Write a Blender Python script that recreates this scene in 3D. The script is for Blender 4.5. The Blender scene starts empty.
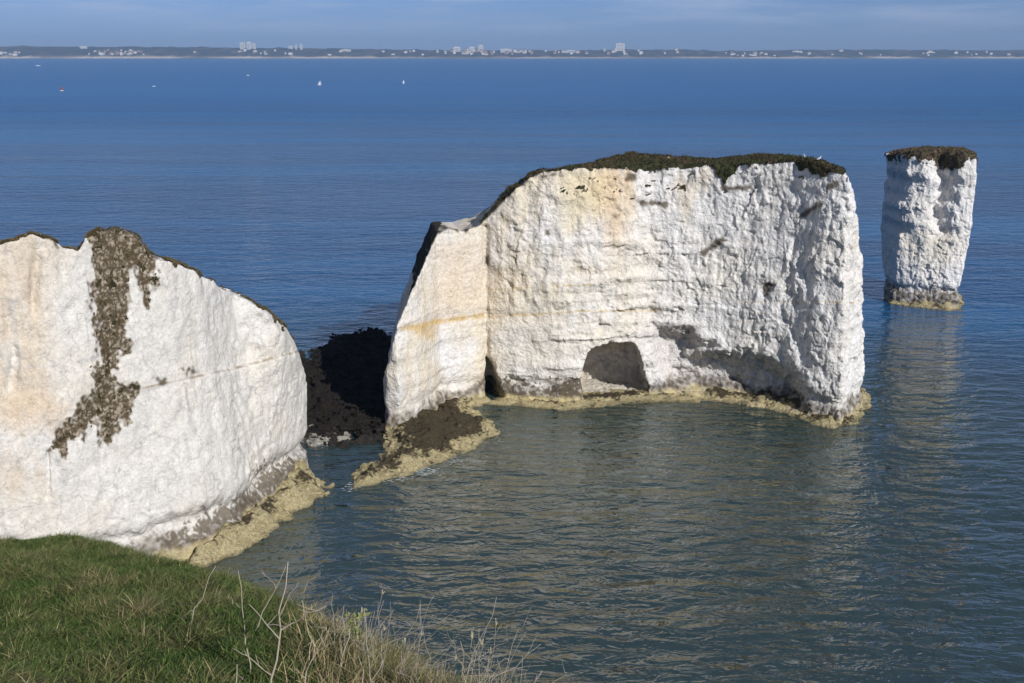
import bpy, math, random, time
import numpy as np
from mathutils import Vector, Matrix
T0 = time.time()
SC = bpy.context.scene
COL = SC.collection
# ------------------------------------------------------------------ camera, sky, sun, exposure
CAM_H, FPX, PITCH = 42.0, 1100.0, math.radians(14.7)
SUN_AZ, SUN_EL = math.radians(146.0), math.radians(30.0)     # azimuth clockwise from +Y
SUN_DIR = Vector((math.sin(SUN_AZ) * math.cos(SUN_EL), math.cos(SUN_AZ) * math.cos(SUN_EL), math.sin(SUN_EL)))
cd = bpy.data.cameras.new('camera'); cam = bpy.data.objects.new('camera', cd); COL.objects.link(cam)
cam.location = (0, 0, CAM_H); cam.rotation_euler = (math.pi / 2 - PITCH, 0, 0)
cd.sensor_width = 36; cd.lens = FPX / 1024 * 36; cd.clip_start = 0.1; cd.clip_end = 80000
SC.camera = cam
W = bpy.data.worlds.new('World'); SC.world = W; W.use_nodes = True
nt = W.node_tree; nt.nodes.clear()
def N(tree, typ, loc=None, **kw):
    n = tree.nodes.new(typ)
    for k, v in kw.items():
        setattr(n, k, v)
    return n
sky = N(nt, 'ShaderNodeTexSky', sky_type='NISHITA', sun_disc=False, sun_elevation=SUN_EL, sun_rotation=SUN_AZ,
        altitude=0, air_density=1.0, dust_density=0.4, ozone_density=4.0)
tc = N(nt, 'ShaderNodeTexCoord'); sep = N(nt, 'ShaderNodeSeparateXYZ')
nt.links.new(tc.outputs['Generated'], sep.inputs[0])
# a bank of thin blue-grey air and cloud low over the far shore
rampe = N(nt, 'ShaderNodeMapRange', interpolation_type='SMOOTHSTEP'); rampe.inputs[1].default_value = 0.0; rampe.inputs[2].default_value = 0.20
rampe.inputs[3].default_value = 1.0; rampe.inputs[4].default_value = 0.0
nt.links.new(sep.outputs['Z'], rampe.inputs[0])
mixt = N(nt, 'ShaderNodeMix', data_type='RGBA'); mixt.inputs[6].default_value = (0.27, 0.37, 0.47, 1); mixt.inputs[7].default_value = (0.42, 0.58, 1.15, 1)
nt.links.new(rampe.outputs[0], mixt.inputs[0])
mul = N(nt, 'ShaderNodeMix', data_type='RGBA', blend_type='MULTIPLY'); mul.inputs[0].default_value = 1.0
nt.links.new(sky.outputs[0], mul.inputs[6]); nt.links.new(mixt.outputs[2], mul.inputs[7])
mp = N(nt, 'ShaderNodeMapping'); mp.inputs['Scale'].default_value = (5, 5, 42)
nt.links.new(tc.outputs['Generated'], mp.inputs[0])
cn = N(nt, 'ShaderNodeTexNoise'); cn.inputs['Scale'].default_value = 1.3; cn.inputs['Detail'].default_value = 6; cn.inputs['Roughness'].default_value = 0.55
nt.links.new(mp.outputs[0], cn.inputs['Vector'])
cr = N(nt, 'ShaderNodeMapRange', interpolation_type='SMOOTHSTEP'); cr.inputs[1].default_value = 0.38; cr.inputs[2].default_value = 0.70; cr.inputs[3].default_value = 0; cr.inputs[4].default_value = 0.55
nt.links.new(cn.outputs[0], cr.inputs[0])
ce = N(nt, 'ShaderNodeMapRange', interpolation_type='SMOOTHSTEP'); ce.inputs[1].default_value = 0.010; ce.inputs[2].default_value = 0.038; ce.inputs[3].default_value = 0.05; ce.inputs[4].default_value = 1
nt.links.new(sep.outputs['Z'], ce.inputs[0])
cm = N(nt, 'ShaderNodeMath', operation='MULTIPLY'); nt.links.new(cr.outputs[0], cm.inputs[0]); nt.links.new(ce.outputs[0], cm.inputs[1])
cmix = N(nt, 'ShaderNodeMix', data_type='RGBA'); cmix.inputs[7].default_value = (5.2, 6.0, 7.9, 1)
nt.links.new(cm.outputs[0], cmix.inputs[0]); nt.links.new(mul.outputs[2], cmix.inputs[6])
bg = N(nt, 'ShaderNodeBackground'); bg.inputs[1].default_value = 0.09
out = N(nt, 'ShaderNodeOutputWorld'); nt.links.new(cmix.outputs[2], bg.inputs[0]); nt.links.new(bg.outputs[0], out.inputs[0])
sl = bpy.data.lights.new('sun', 'SUN'); sl.energy = 4.4; sl.angle = math.radians(0.5); sl.color = (1.0, 0.972, 0.935)
sun = bpy.data.objects.new('sun', sl); COL.objects.link(sun); sun.location = (40, -40, 90)
sun.rotation_euler = SUN_DIR.to_track_quat('Z', 'Y').to_euler()
SC.view_settings.view_transform = 'Standard'; SC.view_settings.look = 'None'; SC.view_settings.gamma = 1
SC.view_settings.exposure = 0.0; SC.view_settings.use_curve_mapping = False
SC.cycles.max_bounces = 6; SC.cycles.diffuse_bounces = 3; SC.cycles.glossy_bounces = 3; SC.cycles.volume_bounces = 0
SC.cycles.caustics_reflective = False; SC.cycles.caustics_refractive = False

# ------------------------------------------------------------------ helpers
CP, SP = math.cos(PITCH), math.sin(PITCH)
def ray(px, py):
    a, b = (px - 512) / FPX, (341.5 - py) / FPX
    return np.array([a, CP + b * SP, -SP + b * CP])
def on_z(px, py, z=0.0):
    d = ray(px, py); t = (z - CAM_H) / d[2]; return np.array([d[0] * t, d[1] * t, z])
def on_y(px, py, y):
    d = ray(px, py); t = y / d[1]; return np.array([d[0] * t, y, CAM_H + d[2] * t])
def proj(P):
    x, y, z = P[..., 0], P[..., 1], P[..., 2] - CAM_H
    dep = y * CP - z * SP; up = y * SP + z * CP
    return 512 + FPX * x / dep, 341.5 - FPX * up / dep

_r = np.random.RandomState(7)
PERM = np.tile(_r.permutation(256), 4).astype(np.int32)
GR = _r.normal(size=(256, 3)).astype(np.float32); GR /= np.linalg.norm(GR, axis=1)[:, None]
def noise(P, scale=1.0, seed=0):
    """gradient noise, about -1..1, P (n,3); scale = features per metre (scalar or 3)"""
    Q = (P * np.asarray(scale, np.float32) + np.float32(seed * 17.31)).astype(np.float32)
    I = np.floor(Q).astype(np.int32); F = Q - I; U = F * F * F * (F * (F * 6 - 15) + 10)
    I &= 255
    r = 0
    for dx in (0, 1):
        a = PERM[I[:, 0] + dx]; wx = U[:, 0] if dx else 1 - U[:, 0]
        for dy in (0, 1):
            b = PERM[a + I[:, 1] + dy]; wy = U[:, 1] if dy else 1 - U[:, 1]
            for dz in (0, 1):
                g = GR[PERM[b + I[:, 2] + dz] & 255]
                wz = U[:, 2] if dz else 1 - U[:, 2]
                r = r + wx * wy * wz * (g[:, 0] * (F[:, 0] - dx) + g[:, 1] * (F[:, 1] - dy) + g[:, 2] * (F[:, 2] - dz))
    return r * 1.5
def fbm(P, scale=1.0, octv=4, seed=0, rough=0.5):
    r = 0; a = 1.0; s = np.asarray(scale, np.float32)
    for k in range(octv):
        r = r + a * noise(P, s, seed + k); a *= rough; s = s * 2.03
    return r
_FJ = _r.uniform(-0.42, 0.42, size=(256, 3)).astype(np.float32); _FV = _r.uniform(-1, 1, size=256).astype(np.float32)
def facets(P, size, seed=0, tilt=0.8):
    """broken flat facets: each cell of rock has its own height and lean"""
    Q = (P / np.asarray(size, np.float32) + np.float32(seed * 9.7)).astype(np.float32); I = np.floor(Q - 0.5).astype(np.int32)
    best = np.full(len(P), 1e9, np.float32); val = np.zeros(len(P), np.float32)
    for dx in (0, 1):
        for dy in (0, 1):
            for dz in (0, 1):
                C = I + np.array([dx, dy, dz], np.int32); K = C & 255
                h = PERM[(PERM[(PERM[K[:, 0]] + K[:, 1]) & 255] + K[:, 2]) & 255]
                D = Q - (C + 0.5 + _FJ[h]); d2 = (D * D).sum(1); k = d2 < best
                best = np.where(k, d2, best); val = np.where(k, _FV[h] + tilt * (GR[h] * D).sum(1), val)
    return val
def sstep(x, a, b):
    t = np.clip((x - a) / (b - a), 0, 1); return t * t * (3 - 2 * t)
def poly_sdf(x, y, poly):
    """signed distance to a 2-D polygon, negative inside; x, y any shape"""
    p = np.asarray(poly, float); n = len(p)
    d = np.full(x.shape, 1e18); s = np.ones(x.shape)
    j = n - 1
    for i in range(n):
        ex, ey = p[j] - p[i]; wx, wy = x - p[i, 0], y - p[i, 1]
        t = np.clip((wx * ex + wy * ey) / (ex * ex + ey * ey + 1e-12), 0, 1)
        d = np.minimum(d, (wx - ex * t) ** 2 + (wy - ey * t) ** 2)
        c1 = y >= p[i, 1]; c2 = y < p[j, 1]; c3 = ex * wy > ey * wx
        s = np.where((c1 & c2 & c3) | (~c1 & ~c2 & ~c3), -s, s)
        j = i
    return (s * np.sqrt(d)).astype(np.float32)

def surface_nets(v, org, h):
    s = v < 0
    m = np.zeros(tuple(n - 1 for n in v.shape), np.uint8)
    for a in (0, 1):
        for b in (0, 1):
            for c in (0, 1):
                m += s[a:a + m.shape[0], b:b + m.shape[1], c:c + m.shape[2]]
    act = (m > 0) & (m < 8)
    I = np.argwhere(act)
    idx = np.full(act.shape, -1, np.int32); idx[act] = np.arange(len(I))
    corners = [(a, b, c) for a in (0, 1) for b in (0, 1) for c in (0, 1)]
    V = np.stack([v[I[:, 0] + a, I[:, 1] + b, I[:, 2] + c] for a, b, c in corners], 1)
    acc = np.zeros((len(I), 3), np.float32); cnt = np.zeros(len(I), np.float32)
    for i, ca in enumerate(corners):
        for j in range(i + 1, 8):
            cb = corners[j]
            if sum(abs(p - q) for p, q in zip(ca, cb)) != 1: continue
            va, vb = V[:, i], V[:, j]; k = (va < 0) != (vb < 0)
            t = va[k] / (va[k] - vb[k])
            acc[k] += np.array(ca, np.float32) + t[:, None] * (np.array(cb, np.float32) - np.array(ca, np.float32)); cnt[k] += 1
    P = (I + acc / cnt[:, None]) * h + np.asarray(org)
    quads = []
    for ax in range(3):
        sl0 = [slice(None)] * 3; sl1 = [slice(None)] * 3
        sl0[ax] = slice(0, -1); sl1[ax] = slice(1, None)
        A, B = s[tuple(sl0)], s[tuple(sl1)]
        E = np.argwhere(A != B)
        b, c = [(1, 2), (2, 0), (0, 1)][ax]
        ok = (E[:, b] > 0) & (E[:, c] > 0) & (E[:, b] < v.shape[b] - 1) & (E[:, c] < v.shape[c] - 1)
        E = E[ok]
        def cell(db, dc):
            Q = E.copy(); Q[:, b] -= db; Q[:, c] -= dc
            return idx[Q[:, 0], Q[:, 1], Q[:, 2]]
        q = np.stack([cell(1, 1), cell(0, 1), cell(0, 0), cell(1, 0)], 1)
        inside_first = A[tuple(E.T)] if len(E) else np.zeros(0, bool)
        q[~inside_first] = q[~inside_first][:, ::-1]
        quads.append(q)
    Q = np.concatenate(quads); Q = Q[(Q >= 0).all(1)]
    return P.astype(np.float32), Q.astype(np.int32)

def subdivide(P, Q):
    E = np.concatenate([Q[:, [k, (k + 1) % 4]] for k in range(4)]); E.sort(1)
    key = E[:, 0].astype(np.int64) * len(P) + E[:, 1]; uq_, inv = np.unique(key, return_inverse=True)
    M = (P[uq_ // len(P)] + P[uq_ % len(P)]) / 2; C = P[Q].mean(1); n = len(Q); inv = inv.reshape(-1)
    em = [inv[k * n:(k + 1) * n] + len(P) for k in range(4)]; ci = np.arange(n) + len(P) + len(M)
    Q2 = np.concatenate([np.stack([Q[:, k], em[k], ci, em[(k + 3) % 4]], 1) for k in range(4)])
    return np.concatenate([P, M, C]).astype(np.float32), Q2.astype(np.int32)
def relax(P, Q, k=0.5):
    r = np.zeros_like(P); cnt = np.bincount(Q.ravel(), minlength=len(P)).astype(np.float32)
    C = P[Q].mean(1)
    for j in range(4):
        for a in range(3): r[:, a] += np.bincount(Q[:, j], C[:, a], len(P))
    return P * (1 - k) + k * r / np.maximum(cnt, 1)[:, None]
def refine(P, Q, amp, seed):
    P, Q = subdivide(P, Q); P = relax(P, Q, 0.6); n = vnormals(P, Q); A = amp(P) if callable(amp) else amp
    w = np.stack([noise(P, 0.6, seed + 1), noise(P, 0.6, seed + 2), noise(P, 0.6, seed + 3)], 1) * 0.45; Pw = P + w
    mod = 0.75 + 0.7 * noise(P, 0.16, seed + 9)
    Pf = P + w * 0.55
    d = 0.15 * facets(Pf, (1.5, 1.5, 2.3), seed + 4) * mod + 0.085 * facets(Pf, (0.62, 0.62, 0.95), seed + 5) * mod   # broken faces of two sizes
    d += 0.10 * (0.35 - np.abs(noise(Pw, (1.1, 1.1, 0.7), seed + 6))) + 0.09 * noise(P, (1.9, 1.9, 0.22), seed + 7)
    d += 0.09 * fbm(Pw, (2.0, 2.0, 1.5), 3, seed + 12, 0.7) * mod
    d -= 0.22 * sstep(noise(P, (0.8, 0.8, 1.6), seed + 8), 0.42, 0.62)       # pits where flakes have dropped out
    P = P + n * (d * A)[:, None]
    return P.astype(np.float32), Q, vnormals(P, Q), d
def vnormals(P, Q):
    n = np.cross(P[Q[:, 2]] - P[Q[:, 0]], P[Q[:, 3]] - P[Q[:, 1]])
    r = np.zeros_like(P)
    for k in range(4):
        for c in range(3):
            r[:, c] += np.bincount(Q[:, k], n[:, c], len(P))
    return r / (np.linalg.norm(r, axis=1)[:, None] + 1e-9)
def grow(P, Q):
    """drop faces below the sea bed and small loose islands' vertices stay harmless"""
    used = np.unique(Q); mp_ = np.full(len(P), -1, np.int32); mp_[used] = np.arange(len(used))
    return used, mp_[Q]

def np_mesh(name, P, Q, col=None, mat=None, parent=None, smooth=True):
    Q = np.asarray(Q); k = Q.shape[1]
    me = bpy.data.meshes.new(name)
    me.vertices.add(len(P)); me.vertices.foreach_set('co', np.ascontiguousarray(P, np.float32).ravel())
    me.loops.add(Q.size); me.loops.foreach_set('vertex_index', np.ascontiguousarray(Q, np.int32).ravel())
    me.polygons.add(len(Q)); me.polygons.foreach_set('loop_start', np.arange(0, Q.size, k, dtype=np.int32))
    me.polygons.foreach_set('use_smooth', np.full(len(Q), smooth))
    me.update(calc_edges=True)
    if col is not None:
        a = me.attributes.new('Col', 'FLOAT_COLOR', 'POINT')
        c = np.ones((len(P), 4), np.float32); c[:, :3] = col; a.data.foreach_set('color', c.ravel())
    o = bpy.data.objects.new(name, me); COL.objects.link(o)
    if mat: me.materials.append(mat)
    if parent: o.parent = parent
    return o
def mesh_obj(name, verts, faces, mat=None, parent=None, smooth=False):
    me = bpy.data.meshes.new(name); me.from_pydata([tuple(v) for v in verts], [], faces); me.update()
    if smooth: me.polygons.foreach_set('use_smooth', [True] * len(me.polygons))
    o = bpy.data.objects.new(name, me); COL.objects.link(o)
    if mat:
        for m in (mat if isinstance(mat, list) else [mat]): me.materials.append(m)
    if parent: o.parent = parent
    return o
def empty(name, loc=(0, 0, 0)):
    o = bpy.data.objects.new(name, None); o.location = loc; o.empty_display_size = 1; COL.objects.link(o); return o
def tag(o, label=None, cat=None, group=None, kind=None):
    if label: o['label'] = label
    if cat: o['category'] = cat
    if group: o['group'] = group
    if kind: o['kind'] = kind
    return o
def under(o, root):
    """parent o to root keeping where it stands"""
    o.parent = root; o.matrix_parent_inverse = Matrix.Translation(-Vector(root.location)); return o

def new_mat(name):
    m = bpy.data.materials.new(name); m.use_nodes = True
    t = m.node_tree; b = t.nodes['Principled BSDF']; return m, t, b
def simple_mat(name, col, rough=0.8, spec=0.3):
    m, t, b = new_mat(name); b.inputs['Base Color'].default_value = (*col, 1); b.inputs['Roughness'].default_value = rough
    b.inputs['Specular IOR Level'].default_value = spec
    no = N(t, 'ShaderNodeTexNoise'); no.inputs['Scale'].default_value = 3; no.inputs['Detail'].default_value = 3
    mx = N(t, 'ShaderNodeMix', data_type='RGBA', blend_type='MULTIPLY'); mx.inputs[0].default_value = 0.35
    mx.inputs[6].default_value = (*col, 1); tcn = N(t, 'ShaderNodeTexCoord')
    t.links.new(tcn.outputs['Object'], no.inputs['Vector']); t.links.new(no.outputs['Color'], mx.inputs[7])
    hv = N(t, 'ShaderNodeRGBCurve'); t.links.new(mx.outputs[2], b.inputs['Base Color'])
    return m
def rock_mat(name, grain=1.0, strength=0.5, lo=0.82, dist=0.12, seam=0.0):
    """base colour from the per-vertex rock colour times fine grain; bump of two scales"""
    m, t, b = new_mat(name); L = t.links.new
    at = N(t, 'ShaderNodeAttribute', attribute_name='Col'); tcn = N(t, 'ShaderNodeTexCoord')
    n1 = N(t, 'ShaderNodeTexNoise'); n1.inputs['Scale'].default_value = 2.2 * grain; n1.inputs['Detail'].default_value = 8; n1.inputs['Roughness'].default_value = 0.65
    L(tcn.outputs['Object'], n1.inputs['Vector'])
    mr = N(t, 'ShaderNodeMapRange'); mr.inputs[1].default_value = 0.3; mr.inputs[2].default_value = 0.62; mr.inputs[3].default_value = lo; mr.inputs[4].default_value = 1.05
    L(n1.outputs['Fac'], mr.inputs[0])
    mx = N(t, 'ShaderNodeVectorMath', operation='SCALE'); L(at.outputs['Color'], mx.inputs[0]); L(mr.outputs[0], mx.inputs['Scale'])
    mpc = N(t, 'ShaderNodeMapping'); mpc.inputs['Scale'].default_value = (1, 1, 0.45); mpc.inputs['Rotation'].default_value = (0.25, 0.2, 0); L(tcn.outputs['Object'], mpc.inputs[0])
    nc = N(t, 'ShaderNodeTexNoise'); nc.inputs['Scale'].default_value = 0.8 * grain; nc.inputs['Detail'].default_value = 7; nc.inputs['Roughness'].default_value = 0.6; L(mpc.outputs[0], nc.inputs['Vector'])
    ca = N(t, 'ShaderNodeMath', operation='SUBTRACT'); L(nc.outputs['Fac'], ca.inputs[0]); ca.inputs[1].default_value = 0.5
    cb = N(t, 'ShaderNodeMath', operation='ABSOLUTE'); L(ca.outputs[0], cb.inputs[0])
    cc = N(t, 'ShaderNodeMapRange', interpolation_type='SMOOTHSTEP'); cc.inputs[1].default_value = 0.0; cc.inputs[2].default_value = 0.012; cc.inputs[3].default_value = 0.74; cc.inputs[4].default_value = 1.0; L(cb.outputs[0], cc.inputs[0])
    mx2 = N(t, 'ShaderNodeVectorMath', operation='SCALE'); L(mx.outputs[0], mx2.inputs[0]); L(cc.outputs[0], mx2.inputs['Scale'])
    L(mx2.outputs[0], b.inputs['Base Color'])
    b.inputs['Roughness'].default_value = 0.95; b.inputs['Specular IOR Level'].default_value = 0.15
    vo = N(t, 'ShaderNodeTexVoronoi', feature='F1', distance='EUCLIDEAN'); vo.inputs['Scale'].default_value = 1.9 * grain; vo.inputs['Detail'].default_value = 2; vo.inputs['Roughness'].default_value = 0.6
    wn = N(t, 'ShaderNodeTexNoise'); wn.inputs['Scale'].default_value = 1.4 * grain; wn.inputs['Detail'].default_value = 4
    L(tcn.outputs['Object'], wn.inputs['Vector'])
    wa = N(t, 'ShaderNodeVectorMath', operation='ADD'); L(tcn.outputs['Object'], wa.inputs[0]); L(wn.outputs['Color'], wa.inputs[1]); L(wa.outputs[0], vo.inputs['Vector'])
    ad = N(t, 'ShaderNodeMath', operation='MULTIPLY_ADD'); L(vo.outputs['Distance'], ad.inputs[0]); ad.inputs[1].default_value = 0.9; L(n1.outputs['Fac'], ad.inputs[2])
    bu = N(t, 'ShaderNodeBump'); bu.inputs['Strength'].default_value = strength; bu.inputs['Distance'].default_value = dist * 2
    L(ad.outputs[0], bu.inputs['Height']); L(bu.outputs[0], b.inputs['Normal'])
    return m
def veg_mat(name, grain=3.0, rough=0.9, tr=0.0):
    m, t, b = new_mat(name); L = t.links.new
    at = N(t, 'ShaderNodeAttribute', attribute_name='Col'); tcn = N(t, 'ShaderNodeTexCoord')
    n1 = N(t, 'ShaderNodeTexNoise'); n1.inputs['Scale'].default_value = grain; n1.inputs['Detail'].default_value = 6; n1.inputs['Roughness'].default_value = 0.7
    L(tcn.outputs['Object'], n1.inputs['Vector'])
    mr = N(t, 'ShaderNodeMapRange'); mr.inputs[1].default_value = 0.3; mr.inputs[2].default_value = 0.7; mr.inputs[3].default_value = 0.6; mr.inputs[4].default_value = 1.4
    L(n1.outputs['Fac'], mr.inputs[0])
    mx = N(t, 'ShaderNodeVectorMath', operation='SCALE'); L(at.outputs['Color'], mx.inputs[0]); L(mr.outputs[0], mx.inputs['Scale']); L(mx.outputs[0], b.inputs['Base Color'])
    b.inputs['Roughness'].default_value = rough; b.inputs['Specular IOR Level'].default_value = 0.2
    bu = N(t, 'ShaderNodeBump'); bu.inputs['Strength'].default_value = 0.7; bu.inputs['Distance'].default_value = 0.1
    L(n1.outputs['Fac'], bu.inputs['Height']); L(bu.outputs[0], b.inputs['Normal'])
    return m
M_CHALK = rock_mat('chalk', 1.0, 0.55, 0.80)
M_CHALK_SMOOTH = rock_mat('chalk_scraped', 1.7, 0.5, 0.80, 0.06)
M_LEDGE = rock_mat('weedy_ledge_rock', 1.8, 0.9, 0.55, 0.12)
M_TURF = veg_mat('cliff_turf', 2.5)
M_BLADE = veg_mat('grass_blades', 6.0, 0.7)

# ------------------------------------------------------------------ the sea
def sea_material():
    m, t, b = new_mat('sea_water'); L = t.links.new
    tcn = N(t, 'ShaderNodeTexCoord')
    def tex(sx, sy, rot, scale, det, rough=0.55, dist=0.0):
        mpn = N(t, 'ShaderNodeMapping'); mpn.inputs['Scale'].default_value = (sx, sy, 1); mpn.inputs['Rotation'].default_value = (0, 0, rot)
        L(tcn.outputs['Object'], mpn.inputs[0]); n = N(t, 'ShaderNodeTexNoise'); n.inputs['Scale'].default_value = scale
        n.inputs['Detail'].default_value = det; n.inputs['Roughness'].default_value = rough; n.inputs['Distortion'].default_value = dist
        L(mpn.outputs[0], n.inputs['Vector']); return n
    ripple = tex(0.5, 1.0, 0.12, 0.75, 3, 0.55, 0.5)        # wind ripples about a metre long
    chop = tex(0.45, 1.0, -0.22, 0.26, 2, 0.5, 0.4)         # longer chop
    swell = tex(0.35, 1.0, 0.05, 0.05, 2)
    slick = tex(0.3, 1.0, 0.03, 0.006, 4, 0.6, 0.6)        # patches of calmer and rougher water
    band = tex(0.14, 1.0, 0.03, 0.017, 4, 0.6, 0.5)
    slick2 = tex(0.12, 1.0, -0.04, 0.0022, 5, 0.65, 0.5)
    def mul(a, k):
        n = N(t, 'ShaderNodeMath', operation='MULTIPLY'); L(a, n.inputs[0]); n.inputs[1].default_value = k; return n.outputs[0]
    def add(a, bb):
        n = N(t, 'ShaderNodeMath', operation='ADD'); L(a, n.inputs[0]); L(bb, n.inputs[1]); return n.outputs[0]
    hgt = add(add(mul(ripple.outputs['Fac'], 0.66), mul(chop.outputs['Fac'], 1.1)), mul(swell.outputs['Fac'], 1.2))
    bu = N(t, 'ShaderNodeBump'); bu.inputs['Distance'].default_value = 1.0
    sm = N(t, 'ShaderNodeMapRange'); sm.inputs[1].default_value = 0.40; sm.inputs[2].default_value = 0.60; sm.inputs[3].default_value = 0.40; sm.inputs[4].default_value = 1.0
    L(add(mul(slick.outputs['Fac'], 0.4), mul(band.outputs['Fac'], 0.6)), sm.inputs[0]); L(sm.outputs[0], bu.inputs['Strength'])
    L(hgt, bu.inputs['Height']); L(bu.outputs[0], b.inputs['Normal'])
    # the water's own colour: deep blue offshore, greener over the shallow bay floor of chalk and sand
    sep = N(t, 'ShaderNodeSeparateXYZ'); L(tcn.outputs['Object'], sep.inputs[0])
    vd = N(t, 'ShaderNodeVectorMath', operation='DISTANCE'); L(tcn.outputs['Object'], vd.inputs[0]); vd.inputs[1].default_value = (12, 95, 0)
    wob = add(vd.outputs['Value'], mul(chop.outputs['Fac'], 6.0)); wob = add(wob, mul(slick.outputs['Fac'], 60))
    bay = N(t, 'ShaderNodeMapRange', interpolation_type='SMOOTHSTEP'); bay.inputs[1].default_value = 80; bay.inputs[2].default_value = 150; bay.inputs[3].default_value = 1; bay.inputs[4].default_value = 0
    L(wob, bay.inputs[0])
    c2 = N(t, 'ShaderNodeMix', data_type='RGBA'); c2.inputs[6].default_value = (0.003, 0.040, 0.125, 1); c2.inputs[7].default_value = (0.006, 0.120, 0.30, 1)
    s2 = N(t, 'ShaderNodeMapRange', interpolation_type='SMOOTHSTEP'); s2.inputs[1].default_value = 0.46; s2.inputs[2].default_value = 0.57; s2.inputs[3].default_value = 0; s2.inputs[4].default_value = 0.8
    sb = add(mul(slick2.outputs['Fac'], 0.5), mul(band.outputs['Fac'], 0.5)); L(sb, s2.inputs[0]); L(s2.outputs[0], c2.inputs[0])
    c1 = N(t, 'ShaderNodeMix', data_type='RGBA'); c1.inputs[7].default_value = (0.023, 0.042, 0.039, 1)
    L(c2.outputs[2], c1.inputs[6]); L(bay.outputs[0], c1.inputs[0])
    far = N(t, 'ShaderNodeMapRange', interpolation_type='SMOOTHSTEP'); far.inputs[1].default_value = 170; far.inputs[2].default_value = 1300; far.inputs[3].default_value = 0; far.inputs[4].default_value = 0.85
    L(sep.outputs['Y'], far.inputs[0])
    c3 = N(t, 'ShaderNodeMix', data_type='RGBA'); c3.inputs[7].default_value = (0.005, 0.125, 0.36, 1); L(far.outputs[0], c3.inputs[0]); L(c1.outputs[2], c3.inputs[6])
    L(c3.outputs[2], b.inputs['Base Color'])
    b.inputs['IOR'].default_value = 1.62; b.inputs['Specular Tint'].default_value = (0.90, 0.97, 1.0, 1)
    sp = N(t, 'ShaderNodeMapRange', interpolation_type='SMOOTHSTEP'); sp.inputs[1].default_value = 160; sp.inputs[2].default_value = 520; sp.inputs[3].default_value = 1.0; sp.inputs[4].default_value = 0.2
    L(sep.outputs['Y'], sp.inputs[0]); L(sp.outputs[0], b.inputs['Specular IOR Level'])
    rr = N(t, 'ShaderNodeMapRange', interpolation_type='SMOOTHSTEP'); rr.inputs[1].default_value = 150; rr.inputs[2].default_value = 900; rr.inputs[3].default_value = 0.03; rr.inputs[4].default_value = 0.28
    L(sep.outputs['Y'], rr.inputs[0]); L(rr.outputs[0], b.inputs['Roughness'])
    return m
M_SEA = sea_material()
xs = [-26000, -3000, -400, 400, 3000, 26000]; ys = [-500, 20, 400, 2500, 16000]
V = [(x, y, 0) for y in ys for x in xs]; nx = len(xs)
F = [(j * nx + i, j * nx + i + 1, (j + 1) * nx + i + 1, (j + 1) * nx + i) for j in range(len(ys) - 1) for i in range(nx - 1)]
tag(mesh_obj('sea', V, F, M_SEA), kind='structure')

def foam():
    r = random.Random(21); V, F = [], []
    spots = [(420, 471, 20, 4, 170), (398, 480, 16, 3, 40), (452, 461, 14, 3, 30), (352, 487, 10, 4, 24), (496, 439, 6, 4, 16), (326, 446, 12, 1.5, 12)]
    for cx, cy, sx, sy, n in spots:
        for i in range(n):
            c = on_z(cx + r.gauss(0, sx * .5), cy + r.gauss(0, sy * .6)); a0 = r.uniform(0, 6); R0 = r.uniform(.03, .15); k = 9; b = len(V)
            V.append((c[0], c[1], .016 + i * .0002))
            for q in range(k):
                an = a0 + q * 6.283 / k; rr = R0 * r.uniform(.35, 1.25); V.append((c[0] + math.cos(an) * rr * 1.8, c[1] + math.sin(an) * rr * .8, .016 + i * .0002))
            F += [(b, b + 1 + q, b + 1 + (q + 1) % k) for q in range(k)]
    tag(mesh_obj('sea_foam', V, F, simple_mat('foam', (.50, .55, .55), .8)), kind='stuff')
foam()
# ------------------------------------------------------------------ chalk bodies
WHITE = np.array([0.785, 0.762, 0.74]); CREAM = np.array([0.74, 0.66, 0.52]); TAN = np.array([0.62, 0.47, 0.31]); OCHRE = np.array([0.66, 0.47, 0.22])
GREY = np.array([0.60, 0.59, 0.58]); BROWN = np.array([0.10, 0.075, 0.045]); DARK = np.array([0.045, 0.036, 0.028]); YELLOW = np.array([0.60, 0.50, 0.27])
def lerp(a, b, t):
    t = np.asarray(t)[:, None]; return a * (1 - t) + b * t
def blob(px, py, poly, soft):
    """1 inside a patch on the face, falling to 0 over 'soft'"""
    d = np.full(px.shape, 99.0, np.float32)
    p = np.asarray(poly, float); lo = p.min(0) - 12; hi = p.max(0) + 12
    k = (px > lo[0]) & (px < hi[0]) & (py > lo[1]) & (py < hi[1])
    d[k] = poly_sdf(px[k], py[k], poly)
    return d

def build_body(lo, hi, h, base_fn, band_fn, band=3.2, extra=None):
    gx = np.arange(lo[0], hi[0], h, dtype=np.float32); gy = np.arange(lo[1], hi[1], h, dtype=np.float32); gz = np.arange(lo[2], hi[2], h, dtype=np.float32)
    v = base_fn(gx, gy, gz)
    mk = np.abs(v) < band
    if extra is not None:
        (ax0, ax1), (ay0, ay1), (az0, az1) = extra
        mk[np.ix_((gx > ax0) & (gx < ax1), (gy > ay0) & (gy < ay1), (gz > az0) & (gz < az1))] = True
    I = np.argwhere(mk)
    P = np.stack([gx[I[:, 0]], gy[I[:, 1]], gz[I[:, 2]]], 1)
    vals = v[I[:, 0], I[:, 1], I[:, 2]]
    v[I[:, 0], I[:, 1], I[:, 2]] = band_fn(P, vals)
    return surface_nets(v, (lo[0], lo[1], lo[2]), h)

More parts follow.
